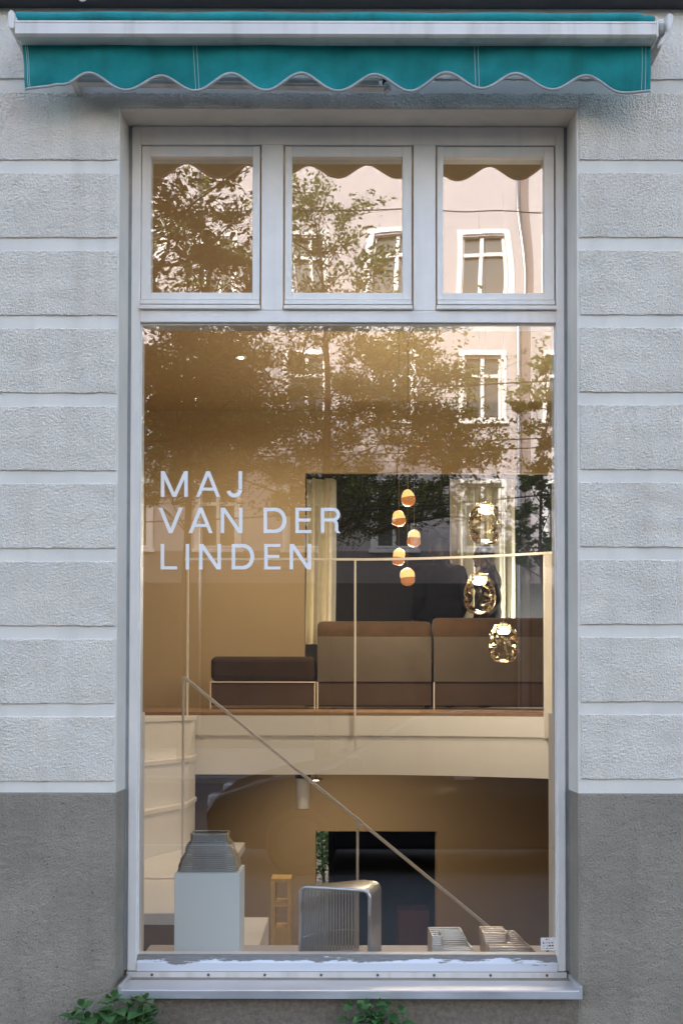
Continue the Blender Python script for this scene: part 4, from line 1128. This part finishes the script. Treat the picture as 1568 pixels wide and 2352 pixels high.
# ------------------------------------------------------------------ leaves, trees, weeds
def leaf_mesh(C, N, size, seed, aspect=0.62):
    """C: centres (n,3); folded four-vertex leaves"""
    r_ = np.random.default_rng(seed); n = len(C)
    d = r_.standard_normal((n, 3)); d[:, 2] = d[:, 2]*0.5-0.25; d /= np.linalg.norm(d, axis=1, keepdims=True)
    e = r_.standard_normal((n, 3)); e[:, 2] *= 0.7; e -= (e*d).sum(1, keepdims=True)*d; e /= np.linalg.norm(e, axis=1, keepdims=True)
    s = size*(0.6+0.8*r_.random((n, 1)))
    nn = np.cross(d, e)
    a = C-d*s*0.5; b = C+e*s*aspect*0.5+nn*s*0.10; c_ = C+d*s*0.5; q = C-e*s*aspect*0.5+nn*s*0.10
    V = np.stack([a, b, c_, q], 1).reshape(-1, 3)
    i = np.arange(n)[:, None]*4
    F = np.concatenate([np.concatenate([i, i+1, i+2], 1), np.concatenate([i, i+2, i+3], 1)], 0)
    return V, F
def tree(name, label, base, fork_z, ellipsoids, leaves, size, lm, trunk_r, seed, spread=0.55):
    base = Vector(base)
    T = thing(name, base, label, 'tree', 'street trees mirrored in the panes')
    r_ = random.Random(seed); g = np.random.default_rng(seed)
    tb = MB()
    top = Vector((ellipsoids[0][0][0], ellipsoids[0][0][1], ellipsoids[0][0][2]+ellipsoids[0][1][2]*0.7))
    tp = []
    for q in range(13):
        t = q/12; p = base.lerp(top, t); p.x += 0.12*math.sin(t*5+seed)*t*2; p.y += 0.1*math.sin(t*4+seed*2)*t*2
        if t < 0.45: p.x = base.x+(p.x-base.x)*(t/0.45)**1.5
        tp.append(p)
    tb.tube(tp, [trunk_r*(1.25-1.15*min(1, (q/12)**0.9)) for q in range(13)], 9)
    limbs = list(tp[4:])
    CL = []
    for (c, rad_, n_) in ellipsoids:
        for _ in range(n_):
            while True:
                v = Vector((r_.uniform(-1, 1), r_.uniform(-1, 1), r_.uniform(-1, 1)))
                if 0.25 < v.length < 1: break
            v = v*(0.55+0.45*r_.random())/max(0.55, v.length)*v.length if r_.random() < 0.3 else v
            CL.append(Vector((c[0]+v.x*rad_[0], c[1]+v.y*rad_[1], c[2]+v.z*rad_[2])))
    CL.sort(key=lambda p: (p-top).length, reverse=False)
    nodes = [p for p in tp if p.z > fork_z-0.3]
    cs = []
    CL.sort(key=lambda p: min((p-q).length for q in nodes))
    for cpt in CL:
        best = min(nodes, key=lambda q: (q-cpt).length + (2.5 if q.z > cpt.z-0.2 else 0))
        mid = best.lerp(cpt, 0.5)+Vector((r_.uniform(-.15, .15), r_.uniform(-.15, .15), r_.uniform(0.0, .25)))*(cpt-best).length*0.5
        L = (cpt-best).length
        r0 = min(trunk_r*0.42, 0.011+0.011*L)
        tb.tube([best, best.lerp(mid, .6), mid.lerp(cpt, .3), cpt], [r0, r0*.75, r0*.5, r0*.25], 5)
        nodes.append(mid); nodes.append(cpt)
        n_l = int(leaves/len(CL)*(0.5+r_.random()))
        # twigs inside the clump carry the leaves
        for tw in range(7):
            e = cpt+Vector((r_.gauss(0, 1), r_.gauss(0, 1), r_.gauss(0, .55)))*spread
            tb.tube([cpt.lerp(mid, .2), cpt.lerp(e, .5)+Vector((0, 0, .03)), e], [0.008, 0.006, 0.003], 4, caps=False)
            t = g.random((n_l//7, 1))
            base_pts = np.array(cpt)[None]*(1-t)+np.array(e)[None]*t*1.12
            cs.append(base_pts + g.standard_normal((n_l//7, 3))*np.array([.17, .17, .11])*spread)
    tb.build('trunk', M['bark'], T, smooth=True)
    C = np.concatenate(cs)
    V, F = leaf_mesh(C, None, size, seed)
    mk('crown', V, F, lm, T)
    return T
b1 = RF(742, 1605, -22.6)
def RC(px, py, y): p = RF(px, py, y); return (p.x, p.y, p.z)
tree('linden_tree', 'tall green tree with forked trunk mirrored in the middle of the panes', (b1.x, -22.6, 0), 5.2,
     [(RC(735, 800, -22.6), (2.4, 2.1, 4.2), 80), (RC(940, 880, -22.6), (1.9, 1.8, 2.0), 46), (RC(1030, 1030, -22.4), (1.35, 1.3, 0.8), 24), (RC(900, 1160, -22.4), (2.8, 1.3, 0.75), 44), (RC(520, 900, -22.8), (2.2, 1.8, 2.3), 44), (RC(600, 1020, -22.6), (2.4, 1.6, 0.9), 34)],
     46000, 0.112, M['leaf_far'], 0.18, 11, 0.54)
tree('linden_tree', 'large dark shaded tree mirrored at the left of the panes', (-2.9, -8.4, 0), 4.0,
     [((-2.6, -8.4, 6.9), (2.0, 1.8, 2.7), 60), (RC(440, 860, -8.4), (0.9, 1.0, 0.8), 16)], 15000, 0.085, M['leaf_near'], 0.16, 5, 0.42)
b3 = RF(1262, 1605, -22.8)
tree('linden_tree', 'slender leafy tree mirrored at the right edge of the large pane', (b3.x, -22.8, 0), 3.0,
     [(RC(1245, 1010, -22.8), (0.97, 0.92, 2.3), 30), (RC(1225, 1230, -22.8), (1.0, 0.9, 0.9), 10)], 8000, 0.125, M['leaf_far'], 0.065, 21, 0.30)
b4 = RF(420, 1605, -23.2)
tree('linden_tree', 'further tree mirrored behind the dark one at upper left', (b4.x, -23.2, 0), 5.0,
     [(RC(430, 760, -23.2), (2.7, 2.0, 4.0), 56), (RC(420, 1060, -23.2), (2.8, 1.8, 1.1), 60)], 24000, 0.112, M['leaf_far'], 0.125, 31, 0.54)
# courtyard shrub
sb = P(738, 1950, 11.0)
SHB = thing('courtyard_shrub', (sb.x, 11.0, ZBF), 'green leafy shrub seen through the doorway at the back', 'shrub')
g = np.random.default_rng(77)
Cc = np.array([sb.x, 11.0, -0.1])+g.standard_normal((3500, 3))*np.array([.35, .3, .38])
V, F = leaf_mesh(Cc, None, 0.07, 78); mk('foliage', V, F, M['leaf_weed'], SHB)
MB().tube([(sb.x, 11, ZBF), (sb.x+.03, 11, -0.9), (sb.x, 11.05, -0.2)], [0.03, 0.024, 0.012], 7).build('stem', M['bark'], SHB)

# weeds: stems with opposite pairs of ovate toothed leaves
def weed(label, pxb, tips, Y, seed, leaf=0.055):
    b = P(pxb, 2352, Y)
    T = thing('weed_plant', (b.x, Y, 0.0), label, 'weed', 'weeds growing at the foot of the wall')
    r_ = random.Random(seed)
    def one_leaf(o, dirv, L, droop, wide=0.5):
        d = Vector(dirv); d.normalize()
        side = d.cross(Vector((0, 0, 1)));
        if side.length < 1e-3: side = Vector((1, 0, 0))
        side.normalize(); up = side.cross(d).normalized()
        n_ = 9; m = MB(); cen = []
        for i in range(n_+1):
            t = i/n_; cen.append(o + d*L*t - Vector((0, 0, 1))*droop*L*t*t)
        for i in range(n_+1):
            t = i/n_; w_ = wide*L*(math.sin(math.pi*min(1, t**0.75))**0.8)*(1-0.25*t) if 0 < t < 1 else 0.0008
            if 0 < i < n_: w_ *= 1.0+(0.10 if i % 2 else -0.07)
            rip = 0.05*L*math.sin(t*9+seed)
            m.v += [tuple(cen[i]-side*w_+up*(w_*0.28+rip*0.3)), tuple(cen[i]-side*w_*.5+up*w_*0.20), tuple(cen[i]), tuple(cen[i]+side*w_*.5+up*w_*0.20), tuple(cen[i]+side*w_+up*(w_*0.28-rip*0.3))]
        for i in range(n_):
            for q in range(4): m.f.append((i*5+q, i*5+q+1, i*5+q+6, i*5+q+5)); m.m.append(0)
        m.build('leaf', M['leaf_weed'], T, smooth=True)
    for (px, py) in tips:
        tip = P(px, py, Y+r_.uniform(-0.02, 0.01))
        foot = Vector((b.x+r_.uniform(-.03, .03), Y+0.01, 0.0))
        pts = [foot.lerp(tip, t)+Vector((0.012*math.sin(t*5+px), -0.02*math.sin(math.pi*t), 0)) for t in [i/8 for i in range(9)]]
        MB().tube(pts, [0.0032-0.0018*i/8 for i in range(9)], 6).build('stem', M['stem'], T, smooth=True)
        a0 = r_.uniform(0, 3)
        Ltot = (tip-foot).length
        for k in range(6):
            s_ = 0.012+0.033*k**1.15
            t = 1-s_/Ltot
            if t < 0.45: break
            i = t*8; j = min(7, int(i)); o = pts[j].lerp(pts[j+1], i-j)
            for q in range(2):
                an = a0+k*1.45+math.pi*q+r_.uniform(-.25, .25)
                L = leaf*(0.70+0.2*k if k < 3 else 1.2)*r_.uniform(.85, 1.15)
                d = Vector((math.cos(an), math.sin(an)*0.8-0.35, 0.55-0.18*k))
                one_leaf(o, d, L, 0.30+0.1*k, 0.50)
        for q in range(2): one_leaf(tip, Vector((r_.uniform(-.6, .6), -0.3, 0.8)), leaf*0.45, 0.1, 0.4)
    return T
weed('leftmost weed at the foot of the grey wall, left of the sill', 185, [(186, 2312), (168, 2334), (200, 2340), (222, 2344)], -0.07, 3, 0.072)
weed('tall weed in front of the left end of the metal sill', 262, [(262, 2290), (250, 2300), (285, 2338)], -0.09, 4, 0.064)
weed('bushy weed just right of the left end of the sill', 325, [(308, 2302), (334, 2296), (352, 2326), (322, 2322), (298, 2318), (340, 2340)], -0.09, 5, 0.066)
weed('broad weed below the middle of the sill', 870, [(804, 2312), (826, 2318), (842, 2308), (868, 2306), (892, 2310), (920, 2322), (852, 2328), (880, 2330), (906, 2340)], -0.07, 6, 0.056)

# ------------------------------------------------------------------ the street opposite
YO = -30.0
def ox(px): return RF(px, 900, YO).x
def oz(py): return RF(784, py, YO).z
def far_building(name, label, x0_, x1_, m, cols, rows, ztop, zbase):
    T = thing(name, ((x0_+x1_)/2, YO-3, 0), label, 'building', 'houses across the street')
    w = MB(); hw = 0.58
    zs = sorted(rows)            # (bottom, top)
    xs = sorted(cols)
    edges = [x0_] + [e for c in xs for e in (c-hw, c+hw)] + [x1_]
    for i in range(0, len(edges), 2): w.box(edges[i], edges[i+1], YO-0.25, YO, zbase, ztop)
    for c in xs:
        zz = [zbase] + [e for r_ in zs for e in r_] + [ztop]
        for i in range(0, len(zz), 2): w.box(c-hw, c+hw, YO-0.25, YO, zz[i], zz[i+1])
    w.box(x0_, x1_, YO-6, YO-0.6, 0, ztop)
    w.build('wall', m, T)
    MB().box(x0_, x1_, YO-0.2, YO+0.05, 0, zbase-0.001).build('ground_floor', M['dark_base'], T)
    MB().box(x0_, x1_-0.002, YO-0.1, YO+0.03, zbase, oz(1266)).build('shade_band', M['strip'], T)  # darker band added, painting deeper shade low on the mirrored facade
    MB().box(x0_-0.02, x1_, YO-6, YO+0.25, ztop, ztop+0.4).build('roof_edge', M['trim'], T)
    proto = None
    for c in xs:
        for (z0_, z1_) in zs:
            if proto is None:
                parts = []
                H = z1_-z0_
                fr_ = MB()
                t_ = 0.075
                fr_.box(-hw, -hw+t_, -0.17, -0.10, 0, H).box(hw-t_, hw, -0.17, -0.10, 0, H).box(-hw+t_, hw-t_, -0.17, -0.10, 0, t_).box(-hw+t_, hw-t_, -0.17, -0.10, H-t_, H)
                fr_.box(-0.055, 0.055, -0.17, -0.085, t_, H-t_).box(-hw+t_, hw-t_, -0.17, -0.085, H*0.66, H*0.66+0.10)
                su = MB()
                su.box(-hw-0.16, -hw, -0.02, 0.05, -0.05, H+0.14).box(hw, hw+0.16, -0.02, 0.05, -0.05, H+0.14).box(-hw, hw, -0.02, 0.05, H, H+0.14)
                si = MB().box(-hw-0.22, hw+0.22, -0.02, 0.12, -0.16, -0.05)
                cur = MB().box(-hw+t_+0.02, -hw+t_+0.22, -0.24, -0.215, 0.1, H-0.1)
                gl = MB().box(-hw, hw, -0.205, -0.195, 0, H)
                f0 = fr_.build('window', M['trim'], None); f0.parent = T
                kids = [su.build('surround', M['trim'], None), si.build('sill', M['trim'], None), gl.build('pane', M['far_glass'], None)]
                for kk in kids: kk.parent = f0; kk.location = (0, 0, 0)
                proto = (f0, kids); f1 = f0
            else:
                f1 = proto[0].copy(); COL.objects.link(f1); f1.parent = T
                for kk in proto[1]:
                    k2 = kk.copy(); COL.objects.link(k2); k2.parent = f1; k2.location = (0, 0, 0)
            f1.location = Vector((c, YO, z0_))-T.location
    return T
rows = [(oz(1258), oz(1110)), (oz(962), oz(815)), (oz(690), oz(548))]
colsA = [ox(1108)-2.76*k for k in range(5)]
xa_, xb_ = ox(1196), ox(1218)
zbase = oz(1340)
OA = far_building('far_house', 'pink rendered house with white trimmed windows mirrored in the panes', -16, xa_, M['pink'], colsA, rows, 21.0, zbase)
OBd = far_building('far_house', 'greyish pink neighbouring house mirrored at the right edge', xb_, 16, M['pink2'], [ox(1300), ox(1300)+2.9], rows, 20.4, zbase)
props(MB().box(xa_, xb_, YO-0.5, YO-0.12, 0, 20.8).build('recess_strip', M['strip'], at=((xa_+xb_)/2, YO-0.3, 0)), 'grey recessed strip of wall between the two mirrored houses', 'wall')
px_ = ox(1188.5)
DP = MB().tube([(px_, YO+0.10, z) for z in (0.1, 5, 10, 15, 20.6)], 0.055, 12)
for z in (3, 6.5, 10, 13.5, 17): DP.lathe([(0.066, -0.03), (0.066, 0.03)], (px_, YO+0.10, z), 12)
props(DP.build('drainpipe', M['pipe'], smooth=True, at=(px_, YO+0.1, 0)), 'bright zinc drainpipe on the mirrored pink house', 'drainpipe')
DP2 = MB().tube([(px_-9.9, YO+0.10, z) for z in (0.1, 5, 10, 15, 20.6)], 0.055, 12)
props(DP2.build('drainpipe', M['pipe'], smooth=True, at=(px_-9.9, YO+0.1, 0)), 'second zinc drainpipe glinting through the leaves at left', 'drainpipe')
# overhead wires
for i, (pl_, pr_, y, nm) in enumerate(((858, 838, -15.5, 'upper thin overhead wire mirrored across the windows'), (980, 972, -15.5, 'middle thin overhead wire mirrored below the window row'), (1010, 993, -17, 'lower thin overhead wire mirrored just below the others'), (440, 455, -16, 'overhead wire mirrored in the upper panes'), (1148, 1088, -14, 'lowest overhead wire mirrored before the dark opening'))):
    a, b = RF(-600, pl_+(pl_-pr_)*1.0, y), RF(1900, pr_-(pl_-pr_)*0.4, y)
    pts = [a.lerp(b, t)-Vector((0, 0, 0.35*math.sin(math.pi*t))) for t in [q/20 for q in range(21)]]
    props(MB().tube(pts, 0.012, 5).build('overhead_wire', M['wire'], at=pts[10]), nm, 'wire', 'overhead wires along the street')

# ------------------------------------------------------------------ parked car
def car(loc, label, L=4.25, Wd=1.75, Hh=1.46, flip=1):
    T = thing('parked_car', loc, label, 'car')
    x0c, y0c, z0c = loc
    pr = [(-2.12, .32), (-2.14, .55), (-2.05, .70), (-1.55, .86), (-1.05, .95), (-0.35, 1.36), (0.1, 1.45), (0.9, 1.44), (1.45, 1.34), (1.92, .98), (2.08, .86), (2.12, .55), (2.08, .32), (1.75, .22), (-1.75, .22)]
    def wat(z): return Wd/2*(1.0 if z < 0.9 else 1-0.26*(z-0.9)/0.55) * (0.93 if z < 0.35 else 1)
    m = MB(); n_ = len(pr)
    for (px, pz) in pr: m.v.append((x0c+px*flip, y0c-wat(pz), z0c+pz))
    for (px, pz) in pr: m.v.append((x0c+px*flip, y0c+wat(pz), z0c+pz))
    m.f.append(tuple(range(n_))); m.m.append(0); m.f.append(tuple(range(2*n_-1, n_-1, -1))); m.m.append(0)
    for i in range(n_): j = (i+1) % n_; m.f.append((j, i, n_+i, n_+j)); m.m.append(0)
    body = m.build('body', M['car'], T, bevel=0.05, seg=4, smooth=True)
    for sy in (-1, 1):
        for pg in ([(-0.92, .98), (-0.30, 1.32), (0.22, 1.37), (0.22, .98)], [(0.28, .98), (0.28, 1.37), (1.1, 1.34), (1.50, 1.05), (1.45, .98)]):
            w = MB(); q = [Vector((x0c+px*flip, y0c+sy*(wat(pz)+0.006), z0c+pz)) for (px, pz) in pg]
            q2 = [p-Vector((0, sy*0.012, 0)) for p in q]
            n2 = len(q); w.v = [tuple(p) for p in q]+[tuple(p) for p in q2]
            w.f.append(tuple(range(n2))); w.f.append(tuple(range(2*n2-1, n2-1, -1)))
            for i in range(n2): j = (i+1) % n2; w.f.append((j, i, n2+i, n2+j))
            w.m = [0]*len(w.f); w.build('side_window', M['car_glass'], T)
        h = MB().box(x0c+(0.12)*flip-.09, x0c+0.12*flip+.09, y0c+sy*(Wd/2+.005)-.015, y0c+sy*(Wd/2+.005)+.015, z0c+.84, z0c+.87).build('handle', M['chrome'], T, bevel=0.006)
        MB().box(x0c-0.85*flip-.07, x0c-0.85*flip+.07, y0c+sy*(Wd/2+.08)-.09, y0c+sy*(Wd/2+.08)+.09, z0c+.93, z0c+1.06).build('mirror', M['car'], T, bevel=0.04, seg=3)
        MB().box(x0c-2.06*flip-.07, x0c-2.06*flip+.07, y0c+sy*.62-.16, y0c+sy*.62+.16, z0c+.58, z0c+.70).build('headlight', M['lampw'], T, bevel=0.03)
        for wx in (-1.30, 1.32):
            wc = (x0c+wx*flip, y0c+sy*(Wd/2-.10), z0c+.30)
            f_ = lambda p: Vector((p.x, p.z, p.y))
            wh = MB().lathe([(0.20, -.10), (0.29, -.10), (0.315, -.06), (0.315, .06), (0.29, .10), (0.20, .10)], wc, 28, fn=f_).build('wheel', M['tyre'], T, smooth=False)
            MB().lathe([(0.02, -.115), (0.20, -.105), (0.205, .105), (0.02, .115)], wc, 28, fn=f_).build('rim', M['cornice'], wh)
    ws_ = MB().quad((x0c-1.02*flip, y0c-.70, z0c+.985), (x0c-1.02*flip, y0c+.70, z0c+.985), (x0c-.36*flip, y0c+.60, z0c+1.375), (x0c-.36*flip, y0c-.60, z0c+1.375))
    w_ = ws_.build('windscreen', M['car_glass'], T); w_.modifiers.new('thickness', 'SOLIDIFY').thickness = 0.012
    return T
car((0.95, -6.55, 0.0), 'dark parked hatchback mirrored faintly across the lower pane')
